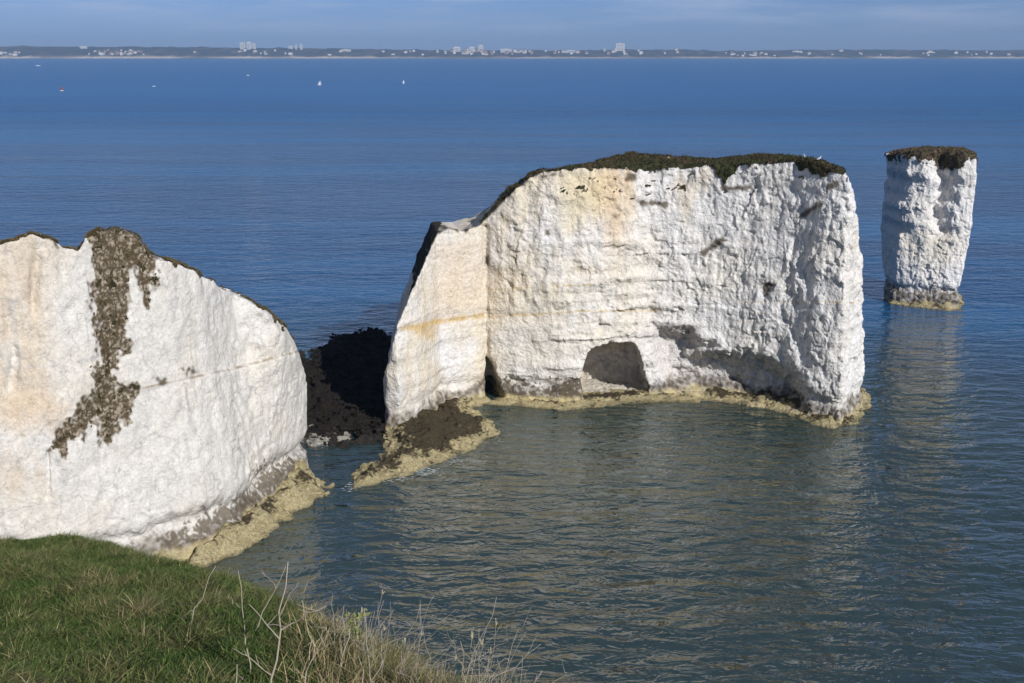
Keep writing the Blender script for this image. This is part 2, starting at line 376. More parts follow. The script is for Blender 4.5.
def knobbly(P, amp=1.0, seed=0):
    warp = np.stack([noise(P, 0.35, seed + 40), noise(P, 0.35, seed + 41), noise(P, 0.35, seed + 42)], 1) * 0.9
    Pw = P + warp
    d = 0.5 * noise(P, (0.14, 0.14, 0.07), seed)                          # broad buttresses
    d += -0.60 * (0.45 - np.abs(noise(Pw, (0.33, 0.33, 0.22), seed + 1)))  # knobs
    d += 0.30 * noise(Pw, (0.7, 0.7, 0.5), seed + 2)
    return d * amp
def bedding(P, seed=0, tilt=0.0):
    zz = P[:, 2] + tilt * P[:, 0] + 0.5 * noise(P, 0.12, seed + 20)
    per = 1.15
    ph = zz / per; k = np.floor(ph); f = ph - k
    jut = (np.sin(k * 12.9898 + seed) * 43758.5453) % 1.0
    step = jut * 0.3 * sstep(f, 0.0, 0.12) * (1 - sstep(f, 0.9, 1.0)) * sstep(noise(P, (0.12, 0.12, 0.5), seed + 22), -0.35, 0.25)
    return -step

# ---- the long middle stack with the arch
FRONT = [(386, 433), (400, 435), (425, 424), (445, 409), (487, 399), (515, 402), (560, 404), (600, 402), (650, 396), (690, 398), (735, 403), (775, 410), (803, 418), (838, 424), (862, 408)]
fw = np.array([on_z(a, b)[:2] for a, b in FRONT])
def face_y(px):
    return np.interp(px, [p[0] for p in FRONT], fw[:, 1])
def up_face(px, py, batter=0.055, fy=face_y):
    y = float(fy(px)); q = on_y(px, py, y)
    for _ in range(3):
        q = on_y(px, py, y + batter * q[2])
    return q
back = [(fw[-1][0] + 0.5, fw[-1][1] + 8), (36, 148), (20, 152), (2, 150), (-8, 143), (-17, 134), (fw[0][0] - 1.0, fw[0][1] + 4)]
foot_main = [tuple(p) for p in fw] + back
OUT = [(384, 436), (383, 405), (387, 370), (397, 330), (409, 298), (424, 263), (437, 234), (450, 229), (466, 231), (482, 223), (498, 206), (516, 188), (540, 170), (585, 166), (640, 168), (700, 164), (760, 163), (800, 163), (825, 165), (841, 172),
       (848, 195), (853, 225), (857, 262), (861, 300), (864, 350), (865, 385), (866, 410)]
ow = [up_face(*p) for p in OUT]
xz_main = [(q[0], q[2]) for q in ow]; xz_main[0] = (xz_main[0][0], -4); xz_main[-1] = (xz_main[-1][0], -4)
def main_base(gx, gy, gz):
    a2 = poly_sdf(*np.meshgrid(gx, gy, indexing='ij'), foot_main)
    hz = 0.25; zz = np.arange(-8, 40, hz); xx = np.arange(gx[0] - 12, gx[-1] + 12, hz)
    b2 = poly_sdf(*np.meshgrid(xx, zz, indexing='ij'), xz_main)
    v = np.empty((len(gx), len(gy), len(gz)), np.float32)
    for j, y in enumerate(gy):
        dy = max(0.0, y - 128.0)
        fx = np.clip((gx + np.where(gx < 5, 0.17 * dy, 0.05 * dy) - xx[0]) / hz, 0, len(xx) - 2); ix = fx.astype(int); tx = (fx - ix)[:, None]
        fz = np.clip((gz - 0.0 * dy - zz[0]) / hz, 0, len(zz) - 2); iz = fz.astype(int); tz = (fz - iz)[None, :]
        g = lambda p, q: b2[np.ix_(p, q)]
        bb = (g(ix, iz) * (1 - tx) + g(ix + 1, iz) * tx) * (1 - tz) + (g(ix, iz + 1) * (1 - tx) + g(ix + 1, iz + 1) * tx) * tz
        bb = bb + ((0.05 + 0.12 * sstep(gx, -7, -2)) * min(dy, 20) * (1 - sstep(gx, 2, 18)) + 0.075 * min(dy, 20) * sstep(gx, 14, 26))[:, None]
        aa = a2[:, j][:, None] + 0.055 * gz[None, :]
        v[:, j, :] = np.maximum(aa, bb)
    return v
ARCH = [(584, 402), (585, 372), (590, 355), (600, 350), (618, 347), (634, 349), (640, 360), (645, 385), (652, 402)]
RECESS = [(652, 322), (672, 326), (694, 324), (702, 340), (735, 350), (770, 356), (800, 372), (812, 396), (806, 416), (760, 408), (700, 400), (668, 388), (655, 366), (650, 345)]
CHIM = [(797, 205), (812, 208), (815, 250), (812, 300), (820, 345), (812, 378), (797, 360), (790, 320), (783, 285), (792, 250)]
CREV = [(488, 404), (488, 358), (494, 362), (503, 382), (506, 404)]
def main_band(P, v):
    px, py = proj(P)
    left = 1 - sstep(px, 470, 500)
    amp = 0.35 + (0.65 - 0.2 * sstep(px, 600, 680)) * (1 - left) + 0.25 * left * (1 - sstep(px, 415, 430))
    amp *= 1 - 0.45 * (1 - sstep(np.abs(px - 545), 30, 60)) * sstep(py, 300, 330)
    front = P[:, 1] < 142
    d = v + knobbly(P, 1.0, 3) * amp
    bm = (1 - sstep(np.abs(px - 630), 50, 110)) * sstep(py, 225, 270) * 0.9 + 0.35
    d += bedding(P, 5, 0.02) * bm * 1.3
    ar = poly_sdf(px, py, RECESS)
    d += np.where(front, 2.8 * (1 - sstep(ar, -16, 2)), 0)
    st = np.abs((py - 352) - 0.02 * (px - 700)); d -= np.where(front & (px > 685) & (px < 730), 1.3 * (1 - sstep(st, 2, 6)), 0)
    ch = poly_sdf(px, py, CHIM); d += np.where(front, 0.25 * (1 - sstep(ch, -7, 3)), 0)
    # the fault line between the smooth western slab and the rough face
    d += np.where(front & (py > 225), 0.5 * (1 - sstep(np.abs(px - 486 - 1.5 * noise(P, 0.3, 9)), 0, 5)), 0)
    # notch cut by the waves just above the ledge
    wn = noise(P, 0.25, 60)
    d += np.where(P[:, 2] < 6, 0.9 * np.exp(-((P[:, 2] - 2.4 - wn) / 0.9) ** 2) * (0.4 + 0.9 * np.abs(noise(P, 0.4, 61))), 0)
    # the arch: a tunnel running back to the left
    q = P.copy(); ay = 130.5; q[:, 1] = ay
    ax, az = proj(q)
    tun = poly_sdf(ax, az, ARCH) / 8.2 - 0.35 - 0.15 * noise(P, 0.6, 31)
    tun = np.maximum(tun, (P[:, 1] - (141.2 - 0.35 * (P[:, 0] - 9.0))) * 0.9 + 0.25 * noise(P, 0.9, 33)); tun = np.where(P[:, 2] < 1.0, tun + (1.0 - P[:, 2]) * 0.6, tun)
    d = np.maximum(d, -tun)
    q[:, 0] = P[:, 0] + 0.25 * (P[:, 1] - ay); cx, cz = proj(q)
    cv = poly_sdf(cx, cz, CREV) / 8.2 - 0.3 * noise(P, 0.8, 32)
    d = np.where(P[:, 1] < 140, np.maximum(d, -cv), d)
    return d
t1 = time.time()
P, Q = build_body((-24, 113, -2), (46, 158, 34), 0.26, main_base, main_band, 4.4, ((6, 20), (126, 145), (-2, 10)))
amp_main = lambda p: (lambda a: (0.35 + 0.95 * sstep(a, 475, 500)) * (0.60 + 0.12 * sstep(a, 600, 680)) * (1 - 0.45 * (1 - sstep(np.abs(a - 545), 30, 60)) * sstep(proj(p)[1], 310, 330)))(proj(p)[0])
P, Q, NRM, REL = refine(P, Q, amp_main, 900)
print('main body', len(P), len(Q), time.time() - t1)

def chalk_colour(P, px, py, seed):
    n1 = fbm(P, 0.15, 4, seed + 50); n2 = fbm(P, (1.1, 1.1, 0.5), 3, seed + 60); n3 = fbm(P, (0.9, 0.9, 0.12), 3, seed + 70)
    c = lerp(WHITE[None] * np.ones((len(P), 1)), CREAM, np.clip(0.12 + 0.35 * n1, 0, 0.5))
    c = lerp(c, GREY, np.clip(0.5 * n3, 0, 0.30))
    c = c * (1 - 0.10 * np.clip(n2, 0, 1))[:, None]
    return c, n1, n2, n3
def patch(c, d, col, soft=4.0, amt=1.0, n=None):
    a = 1 - sstep(d + (0 if n is None else n), -soft, soft); return lerp(c, col, a * amt)
def tide(c, P, seed, top=2.6, yel=1.2):
    n = noise(P, 0.3, seed + 80) + 0.6 * noise(P, 1.1, seed + 81) + 0.45 * noise(P, 2.7, seed + 86) + 0.3 * noise(P, 5.0, seed + 87)
    c = lerp(c, np.array([0.115, 0.09, 0.062]), (1 - sstep(P[:, 2] + n * 1.0, top - 0.6, top + 0.7)) * np.clip(0.75 + 0.5 * noise(P, 1.6, seed + 83), 0, 1))
    c = lerp(c, YELLOW, (1 - sstep(P[:, 2] + 0.3 * n, yel - 0.3, yel + 0.4)) * np.clip(0.75 + 0.5 * noise(P, 0.7, seed + 84), 0, 1))
    return c
px, py = proj(P); c, n1, n2, n3 = chalk_colour(P, px, py, 0)
fr = P[:, 1] < 145
# warm staining on the western half, thick near the turf
c = lerp(c, CREAM * np.array([1.0, 0.97, 0.93]), (1 - sstep(px, 560, 680)) * np.clip(0.50 + 0.5 * n1 + 0.3 * n3, 0, 0.85) * (1 - 0.7 * (1 - sstep(np.abs(px - 545), 20, 60)) * sstep(py, 310, 335)))
c = patch(c, blob(px, py, [(590, 165), (632, 168), (628, 215), (615, 255), (600, 215)], 4), np.array([0.70, 0.50, 0.28]), 12, 0.65, 12 * n3)
c = patch(c, blob(px, py, [(560, 168), (600, 168), (600, 210), (570, 230)], 4), np.array([0.72, 0.60, 0.36]), 12, 0.5, 12 * n3)
c = patch(c, blob(px, py, [(672, 185), (712, 165), (706, 190), (680, 222)], 4), np.array([0.70, 0.58, 0.42]), 9, 0.5, 10 * n3)
c = patch(c, blob(px, py, [(440, 245), (486, 240), (486, 310), (430, 320)], 4), np.array([0.70, 0.57, 0.43]), 9, 0.55, 8 * n1)
for (y0, y1, x0, x1, s, a) in ((330, 314, 400, 484, 3.2, 0.85), (316, 309, 484, 660, 1.3, 0.55), (288, 285, 484, 600, 1.0, 0.35), (303, 302, 730, 862, 0.9, 0.35)):
    ln = y0 + (y1 - y0) * (px - x0) / (x1 - x0) + 2.0 * n1
    a_ = np.where(fr & (px > x0) & (px < x1), (1 - sstep(np.abs(py - ln), 0.3 * s, 1.2 * s)) * np.clip(a + 0.6 * n3, 0, 1), 0)
    c = lerp(c, OCHRE, a_)
c = patch(c, blob(px, py, [(405, 326), (438, 322), (434, 342), (424, 338)], 4), OCHRE, 5, 0.7, 4 * n2)
for pl in ([(634, 199), (667, 202), (667, 207), (640, 205)], [(699, 252), (723, 236), (725, 241), (704, 256)], [(797, 218), (818, 201), (824, 204), (806, 216)], [(764, 284), (775, 279), (777, 283), (767, 296), (763, 294)],
           [(545, 229), (550, 229), (550, 235), (545, 235)], [(484, 255), (489, 255), (489, 264), (485, 264)], [(628, 172), (638, 174), (636, 181), (626, 180)], [(613, 215), (618, 215), (618, 219), (613, 219)],
           [(540, 175), (556, 172), (556, 176), (542, 179)], [(718, 186), (752, 186), (746, 191), (722, 190)], [(824, 184), (840, 180), (838, 187), (826, 190)]):
    c = patch(c, np.where(fr, blob(px, py, pl, 2), 99), BROWN, 2.0, 0.9, 2.5 * n2)
c = patch(c, blob(px, py, [(584, 402), (585, 372), (590, 352), (640, 350), (652, 402)], 4), np.array([0.70, 0.66, 0.64]), 3, 0.9); c_arch = c.copy(); in_arch = (P[:, 1] > 134) & (px > 580) & (px < 655) & (py > 340)
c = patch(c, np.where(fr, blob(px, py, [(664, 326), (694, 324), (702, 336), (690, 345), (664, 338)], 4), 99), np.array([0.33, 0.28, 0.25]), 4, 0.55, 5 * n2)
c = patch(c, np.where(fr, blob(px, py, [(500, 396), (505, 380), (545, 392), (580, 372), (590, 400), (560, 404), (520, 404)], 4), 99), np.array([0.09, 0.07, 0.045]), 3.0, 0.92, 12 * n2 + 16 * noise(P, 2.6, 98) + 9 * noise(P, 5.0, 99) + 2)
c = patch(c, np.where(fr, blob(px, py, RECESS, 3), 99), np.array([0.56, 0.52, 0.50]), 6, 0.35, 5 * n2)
c = tide(c, P, 0, 2.2, 0.8); c[in_arch] = c[in_arch] * 0.35 + c_arch[in_arch] * 0.65
c = lerp(c, DARK, sstep(P[:, 2] - np.interp(P[:, 0], [q[0] for q in ow[4:20]], [q[2] for q in ow[4:20]]) + 0.3 * n2, -0.35, 0.1))
root = empty('chalk_stack', (12, 134, 0)); tag(root, 'long white chalk stack with an arched recess and grassy flat top, the largest rock', 'sea stack')
for z0_, w_, a_ in ((5.2, .05, .6), (8.6, .05, .5), (9.9, .04, .5), (11.1, .05, .7), (12.6, .04, .6), (14.0, .05, .5), (16.4, .05, .5), (19.5, .05, .4), (23.2, .05, .4)):
    bz = np.abs(P[:, 2] - z0_ - 0.02 * P[:, 0] - 0.3 * noise(P, 0.15, 96)); c = lerp(c, np.array([0.42, 0.35, 0.26]), (1 - sstep(bz, w_, w_ + 0.1)) * np.clip(a_ * (0.3 + 1.1 * noise(P, (0.18, 0.18, 0.6), 97) + 0.5 * n2), 0, 0.7))
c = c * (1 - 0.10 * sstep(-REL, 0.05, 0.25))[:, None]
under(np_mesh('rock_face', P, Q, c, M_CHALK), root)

def turf_from(P, Q, NRM, m, amt, name, parent, seed, cols, blades=0, bl=0.35):
    """vegetation standing proud of the rock where m is set, with loose tufts"""
    fq = Q[m[Q].all(1)]; used, fq = grow(P, fq)
    p = P[used].astype(np.float32); n = NRM[used]
    k = fbm(p, 0.9, 3, seed) * 0.5 + 0.5
    p = p + n * (0.06 + amt * np.clip(k, 0, 1.2))[:, None] + np.array([0, 0, 1]) * (amt * 0.5 * np.clip(noise(p, 2.2, seed + 5), 0, 1))[:, None]
    g = fbm(p, 0.35, 3, seed + 9); g2 = noise(p, 1.6, seed + 11)
    c = lerp(cols[0][None] * np.ones((len(p), 1)), cols[1], np.clip(0.5 + 0.8 * g, 0, 1)); c = lerp(c, cols[2], np.clip(0.9 * g2, 0, 0.7))
    if blades:
        rs = np.random.RandomState(seed); f = rs.randint(0, len(fq), blades)
        w = rs.dirichlet([1, 1, 1, 1], blades); b0 = (p[fq[f]] * w[:, :, None]).sum(1); nn = n[used.searchsorted(used[fq[f][:, 0]])]
        up = nn * 0.6 + np.array([0, 0, 0.8]) + rs.normal(0, 0.45, (blades, 3)); up /= np.linalg.norm(up, axis=1)[:, None]
        ln = bl * rs.uniform(0.5, 1.4, blades)[:, None]; sd = np.cross(up, rs.normal(0, 1, (blades, 3))); sd /= np.linalg.norm(sd, axis=1)[:, None] + 1e-9
        wd = 0.09 * rs.uniform(0.6, 1.5, blades)[:, None] * bl / 0.35
        vb = np.stack([b0 - sd * wd, b0 + sd * wd, b0 + sd * wd * 0.5 + up * ln, b0 - sd * wd * 0.5 + up * ln * 0.95], 1).reshape(-1, 3)
        cb = c[fq[f][:, 0]] * rs.uniform(0.7, 1.6, blades)[:, None]
        q2 = np.arange(blades * 4).reshape(-1, 4) + len(p)
        p = np.concatenate([p, vb]); fq = np.concatenate([fq, q2]); c = np.concatenate([c, np.repeat(cb, 4, 0)])
    return under(np_mesh(name, p, fq, c, M_TURF), parent)
topz = np.interp(P[:, 0], [q[0] for q in ow[4:20]], [q[2] for q in ow[4:20]])
fringe = 0.12 + 0.55 * n2 + 0.5 * noise(P, 0.25, 91)
m = (P[:, 2] > topz - fringe * sstep(px, 520, 600)) & (px > 470) & (P[:, 2] > 14)
flat_ = (NRM[:, 2] > 0.4) & (P[:, 2] > 22) & (px > 560) & (P[:, 2] > topz - 4) & (P[:, 1] > 126)
m |= ((NRM[:, 2] > 0.7) & (P[:, 2] > topz - 2.5) & (P[:, 2] > 12) & (px > 500)) | flat_
for pl in ([(708, 160), (738, 160), (735, 172), (724, 182), (716, 176)], [(792, 158), (845, 158), (842, 176), (832, 172), (822, 176), (812, 172), (800, 170)], [(640, 160), (660, 160), (655, 172), (645, 170)]):
    m |= fr & (blob(px, py, pl, 2) + 5 * n2 < 0)
G1 = np.array([0.036, 0.042, 0.016]); G2 = np.array([0.075, 0.055, 0.03]); G3 = np.array([0.03, 0.027, 0.016])
turf_from(P, Q, NRM, m, 0.13, 'turf_cap', root, 101, (G1, G2, G3), 26000, 0.2)
MAIN_TOP = (P[P[:, 2] > 22], px[P[:, 2] > 22], py[P[:, 2] > 22])

# ---- ledges and reefs
def ledge(pix, top, seed, h=0.16, name='wave_cut_ledge', parent=None, weed=0.5, rough=0.5, z0=0.0, slope=None, shape_amp=0.5, colour=None):
    poly = [tuple(on_z(a, b)[:2]) for a, b in pix]; pa = np.array(poly); lo = pa.min(0) - 1.5; hi = pa.max(0) + 1.5
    def base(gx, gy, gz):
        X, Y = np.meshgrid(gx, gy, indexing='ij'); a = poly_sdf(X, Y, poly)
        P0 = np.stack([X.ravel(), Y.ravel(), 0 * X.ravel()], 1)
        a = a + (shape_amp * fbm(P0, 0.35, 3, seed)).reshape(a.shape)
        ht = top * (0.75 + 0.5 * fbm(P0, 0.3, 3, seed + 3)).reshape(a.shape) * sstep(-a, -0.2, 2.2)
        if slope is not None: ht = ht + slope(X, Y)
        return np.maximum(a[:, :, None] + 0.25 * gz[None, None, :], (gz[None, None, :] - ht[:, :, None]) * 0.8)
    def bandf(P, v):
        return v - rough * 0.55 * (0.4 - np.abs(noise(P, 0.7, seed + 7))) - rough * 0.3 * (0.4 - np.abs(noise(P, 1.7, seed + 8))) - rough * 0.2 * noise(P, 3.0, seed + 9) - rough * 0.16 * facets(P, (1.3, 1.3, 0.6), seed + 10) - rough * 0.08 * facets(P, (0.5, 0.5, 0.35), seed + 11)
    P, Q = build_body((lo[0], lo[1], -0.8), (hi[0], hi[1], top * 2.2 + 1.2 + (3 if slope else 0)), h, base, bandf, 1.5)
    n1 = fbm(P, 0.45, 4, seed + 20); n2 = noise(P, 1.5, seed + 24); nr = vnormals(P, Q)
    inner = poly_sdf(P[:, 0], P[:, 1], poly)
    w = np.clip(weed + 0.5 * n1 + 0.3 * n2 + 0.42 * (-inner - 1.3) + 0.45 * noise(P, 3.1, seed + 25) + 0.15 * (nr[:, 2] - 0.5), 0, 1); w = sstep(w, 0.35, 0.7)
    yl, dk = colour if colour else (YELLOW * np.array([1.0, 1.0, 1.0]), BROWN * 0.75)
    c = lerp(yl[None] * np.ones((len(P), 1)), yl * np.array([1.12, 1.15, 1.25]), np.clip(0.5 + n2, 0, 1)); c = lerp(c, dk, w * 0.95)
    c = lerp(c, DARK, (1 - sstep(P[:, 2], 0.02, 0.28)) * 0.5)
    o = np_mesh(name, P, Q, c, M_LEDGE)
    if parent: under(o, parent)
    return o
ledge([(486, 404), (505, 405), (535, 408), (565, 410), (600, 407), (648, 402), (680, 402), (700, 403), (700, 392), (650, 388), (600, 392), (500, 396)], 0.55, 200, parent=root, weed=0.22)
ledge([(700, 401), (740, 403), (782, 412), (812, 424), (832, 428), (856, 424), (868, 406), (870, 396), (862, 388), (850, 400), (820, 408), (780, 398), (700, 390)], 1.2, 210, parent=root, weed=0.55)
ledge([(352, 474), (356, 487), (378, 484), (405, 474), (440, 462), (470, 449), (496, 434), (498, 427), (484, 420), (470, 408), (492, 401), (470, 396), (430, 400), (386, 420), (384, 440), (388, 452)], 1.5, 220, name='wave_cut_platform', parent=root, weed=0.40, rough=0.7, shape_amp=0.8)

# ---- Old Harry, the slim far stack
OC = on_z(922, 306)[:2]; az = math.atan2(OC[0], OC[1]); ru = np.array([math.cos(az), -math.sin(az)]); rw = np.array([math.sin(az), math.cos(az)])
def uw(u, w): return tuple(OC + ru * u + rw * w)
up_poly = [uw(-9.4, 9), uw(-7.8, 5.5), uw(-4.4, -0.3), uw(-1.5, -0.9), uw(0.1, -0.8), uw(1.2, 1.6), uw(4.0, -1.0), uw(8.5, 0.4), uw(10.6, 4), uw(9, 12), uw(-6, 12)]
lo_poly = [uw(-7.9, 9), uw(-6.8, 6), uw(-4.8, 0.2), uw(-0.5, -0.9), uw(3.5, -0.9), uw(5.6, -0.2), uw(8.3, 2.2), uw(9.6, 6), uw(8, 12), uw(-4, 12)]
OUT2 = [(885, 310), (886, 296), (882, 262), (880, 236), (883, 205), (884, 156), (900, 153), (930, 151), (960, 152), (974, 155), (976, 178), (972, 205), (969, 232), (965, 255), (961, 275), (957, 290), (958, 310)]
yo = OC[1] + 1.0
def uq(px, py):
    """point of the outline measured across the view direction"""
    q = on_y(px, py, yo + 0.02)
    d = q[:2] - OC; u = d @ ru; return (u, q[2])
def _cross(px, py):
    d = ray(px, py); # hit the vertical plane through OC facing along rw
    t = (OC @ rw + 2.0) / (d[:2] @ rw); q = d * t; return ((q[:2] - OC) @ ru, q[2] + CAM_H)
uz = [_cross(*p) for p in OUT2]; uz[0] = (uz[0][0], -4); uz[-1] = (uz[-1][0], -4)
def oh_base(gx, gy, gz):
    X, Y = np.meshgrid(gx, gy, indexing='ij'); b = poly_sdf(X, Y, lo_poly)
    offs = [(ox, poly_sdf(X + ox, Y, up_poly)) for ox in (-0.8, 0.0, 0.8)]
    U = (X - OC[0]) * ru[0] + (Y - OC[1]) * ru[1]; Wd = (X - OC[0]) * rw[0] + (Y - OC[1]) * rw[1]
    uu = np.arange(-16, 18, 0.2); zz = np.arange(-6, 34, 0.2); c2 = poly_sdf(*np.meshgrid(uu, zz, indexing='ij'), uz)
    v = np.empty((len(gx), len(gy), len(gz)), np.float32)
    fu = np.clip((U - uu[0]) / 0.2, 0, len(uu) - 2); iu = fu.astype(int); tu = fu - iu
    for k, z in enumerate(gz):
        fz = (z - 0.0 - zz[0]) / 0.2; iz = int(fz); tz = fz - iz
        col = c2[:, iz] * (1 - tz) + c2[:, iz + 1] * tz
        cc = col[iu] * (1 - tu) + col[iu + 1] * tu
        wv = 0.55 * math.sin(z * 0.8 + 1) + 0.3 * math.sin(z * 2.3); tw = min(1, abs(wv) / 0.8); a = offs[1][1] * (1 - tw) + (offs[2][1] if wv > 0 else offs[0][1]) * tw
        s = 1 / (1 + math.exp(-(z - 12.0) / 1.1)); body = a * s + b * (1 - s)
        v[:, :, k] = np.maximum(body + 0.03 * z, cc + 0.04 * (Wd - 2) * (z > 20))
    return v
def oh_band(P, v):
    d = v + knobbly(P, 0.62, 300) + bedding(P, 301) * 0.9 * (1 - 0.6 * sstep(P[:, 2], 6, 9))
    d += np.where(P[:, 2] < 5, 0.6 * np.exp(-((P[:, 2] - 3.0) / 0.7) ** 2), 0)
    return d
t1 = time.time()
P, Q = build_body((OC[0] - 14, OC[1] - 8, -2), (OC[0] + 18, OC[1] + 20, 29), 0.24, oh_base, oh_band)
P, Q, NRM, REL = refine(P, Q, 0.9, 930)
print('far stack', len(P), time.time() - t1)
px, py = proj(P); c, n1, n2, n3 = chalk_colour(P, px, py, 30)
c = patch(c, blob(px, py, [(905, 235), (950, 235), (950, 262), (905, 262)], 4), CREAM, 10, 0.5, 6 * n2)
c = tide(c, P, 30, 3.2, 0.5)
root = empty('chalk_stack', (OC[0], OC[1] + 5, 0)); tag(root, 'slim free-standing chalk pillar with a turf top, alone in the sea at the far right', 'sea stack')
tz = np.interp((P[:, 0] - OC[0]) * ru[0] + (P[:, 1] - OC[1]) * ru[1], [q[0] for q in uz[5:10]], [q[1] for q in uz[5:10]])
under(np_mesh('rock_face', P, Q, c, M_CHALK), root)
m = (P[:, 2] > tz - 1.1 - 1.3 * n2 - 0.8 * noise(P, 0.5, 333)) | ((blob(px, py, [(932, 150), (968, 150), (966, 166), (950, 170), (935, 166)], 2) + 4 * n2 < 0))
turf_from(P, Q, NRM, m, 0.12, 'turf_cap', root, 340, (np.array([0.10, 0.075, 0.05]), np.array([0.07, 0.06, 0.03]), np.array([0.16, 0.12, 0.08])), 8000, 0.2)
ledge([(884, 298), (890, 304), (920, 308), (948, 311), (960, 309), (962, 300), (955, 288), (900, 286)], 2.0, 350, parent=root, weed=0.6)

# ---- the near headland on the left
HF = [(302, 470), (296, 478), (280, 497), (258, 518), (236, 535), (205, 553), (150, 572), (80, 592), (0, 612), (-90, 636)]
hw = np.array([on_z(a, b)[:2] for a, b in HF])
def head_y(px): return np.interp(px, [p[0] for p in HF][::-1], hw[::-1, 1])
hback = [(-85, 75), (-70, 100), (-52, 116), (-38, 122), (-27, 119)]
foot_head = [tuple(p) for p in hw] + hback
HB = 0.20
OUT3 = [(304, 480), (304, 440), (303, 405), (300, 368), (294, 344), (283, 327), (268, 311), (250, 295), (232, 283), (212, 275), (195, 269), (178, 262), (163, 255), (154, 242), (147, 229), (133, 221), (112, 221), (99, 231), (90, 248), (76, 248), (62, 241), (46, 237), (30, 243), (0, 248), (-60, 240)]
# crest line: where each outline point stands in plan (the crest is set back from the foot)
def head_crest(px, py):
    y = float(head_y(px)) + 3.0
    q = on_y(px, py, y)
    return q
cw = np.array([head_crest(*p) for p in OUT3])
print('crest', np.round(cw[[3, 8, 14, 17, 23]], 1).tolist())
cx_, cz_ = cw[3:, 0][::-1], cw[3:, 2][::-1]
def head_base(gx, gy, gz):
    X, Y = np.meshgrid(gx, gy, indexing='ij'); a = poly_sdf(X, Y, foot_head)
    # crest height as a function of plan position, found by bearing from the viewpoint side of the face
    pxm = 512 + FPX * X / (Y * CP + 24 * SP)
    pcs = np.array([p[0] for p in OUT3][::-1], float); zcs = cw[::-1, 2]
    zt = np.interp(pxm, pcs[:-3], zcs[:-3])
    dist = np.maximum(0, Y - (np.interp(pxm, [p[0] for p in HF][::-1], hw[::-1, 1]) + 3.0))
    zt = zt - 0.30 * np.minimum(dist, 30)
    side = (X + 0.02 * Y) - (on_z(303, 470)[0] + 0.02 * 107)
    bt = 0.09 - 0.15 * sstep(pxm, 230, 285)
    v = np.maximum(a[:, :, None] + bt[:, :, None] * gz[None, None, :], (gz[None, None, :] - zt[:, :, None]) * 0.75)
    return v
PEAK = [(90, 232), (100, 205), (145, 205), (155, 240), (157, 262), (153, 290), (147, 305), (142, 295), (137, 275), (131, 272), (131, 300), (127, 330), (128, 352), (115, 365), (110, 375), (120, 385), (133, 385), (134, 405), (125, 425), (112, 437), (105, 445), (98, 425), (75, 440), (62, 453), (50, 447), (56, 432), (75, 415), (88, 395), (97, 370), (97, 340), (93, 300), (92, 270)]
def head_band(P, v):
    px, py = proj(P)
    d = v + 0.8 * noise(P, (0.1, 0.1, 0.05), 400) + knobbly(P, 0.18, 401) + 0.16 * fbm(P, (1.2, 1.2, 0.8), 3, 405)
    ln = 393 - (px - 130) * 0.245 + 6 * noise(P, 0.08, 408)   # a bedding plane steps the face
    d += -0.28 * sstep(py, ln - 1.0, ln + 2.5) * sstep(px, 120, 175)
    gl = poly_sdf(px, py, PEAK); d += 0.25 * (1 - sstep(gl, -10, 6))
    d += 0.5 * (1 - sstep(np.abs(px - 38 + 0.05 * (py - 250) + 5 * noise(P, 0.3, 415)), 0, 9)) * (1 - sstep(py, 300, 330)) * sstep(py, 240, 262)
    d += 0.4 * (1 - sstep(np.abs(px - 12 - 0.03 * (py - 350) + 5 * noise(P, 0.3, 416)), 0, 8)) * sstep(py, 300, 330) * (1 - sstep(py, 385, 400))
    d += 0.5 * (1 - sstep(np.abs(px - 48), 0, 3)) * sstep(py, 445, 455) * (1 - sstep(py, 495, 505))
    d += np.where(P[:, 2] < 6, 1.0 * np.exp(-((P[:, 2] - 3.0 - noise(P, 0.2, 411)) / 1.0) ** 2), 0)
    return d
t1 = time.time()
P, Q = build_body((-72, 52, -2), (-17, 125, 34), 0.24, head_base, head_band, 2.4)
P, Q, NRM, REL = refine(P, Q, lambda p: 0.17 + 0.30 * sstep(noise(p, 0.12, 955), 0.0, 0.4), 950)
print('headland', len(P), time.time() - t1)
px, py = proj(P); c, n1, n2, n3 = chalk_colour(P, px, py, 60)
c = c * np.array([0.93, 0.915, 0.88])
c = lerp(c, TAN, np.clip((1 - sstep(px, 25, 75)) * (0.55 + 0.9 * n3 + 0.5 * n1) * (1 - sstep(py, 470, 520)), 0, 0.8) * 0.62)
c = patch(c, blob(px, py, [(0, 395), (30, 385), (75, 405), (60, 425), (0, 425)], 4), TAN * np.array([1.05, 1.0, 0.95]), 10, 0.38, 10 * n1)
c = patch(c, blob(px, py, [(85, 455), (145, 440), (175, 390), (190, 300), (175, 275), (160, 300), (140, 360)], 4), GREY * np.array([1.02, 1.03, 1.05]), 25, 0.35, 22 * n3)
ln = 393 - (px - 130) * 0.245 + 6 * noise(P, 0.08, 408)
c = lerp(c, np.array([0.30, 0.235, 0.16]), sstep(px, 120, 150) * (1 - sstep(np.abs(py - ln), 0.5, 2.0)) * np.clip(0.62 + 0.9 * n2, 0, 0.95))
vs = noise(P, (1.6, 1.6, 0.10), 482) + 0.6 * noise(P, (3.2, 3.2, 0.2), 483); c = c * (1 - 0.10 * sstep(vs, 0.15, 0.8))[:, None]
sp = noise(P, 3.4, 484) + 0.5 * noise(P, 0.5, 485); c = lerp(c, np.array([0.34, 0.29, 0.23]), 0.55 * sstep(sp, 0.78, 0.95))
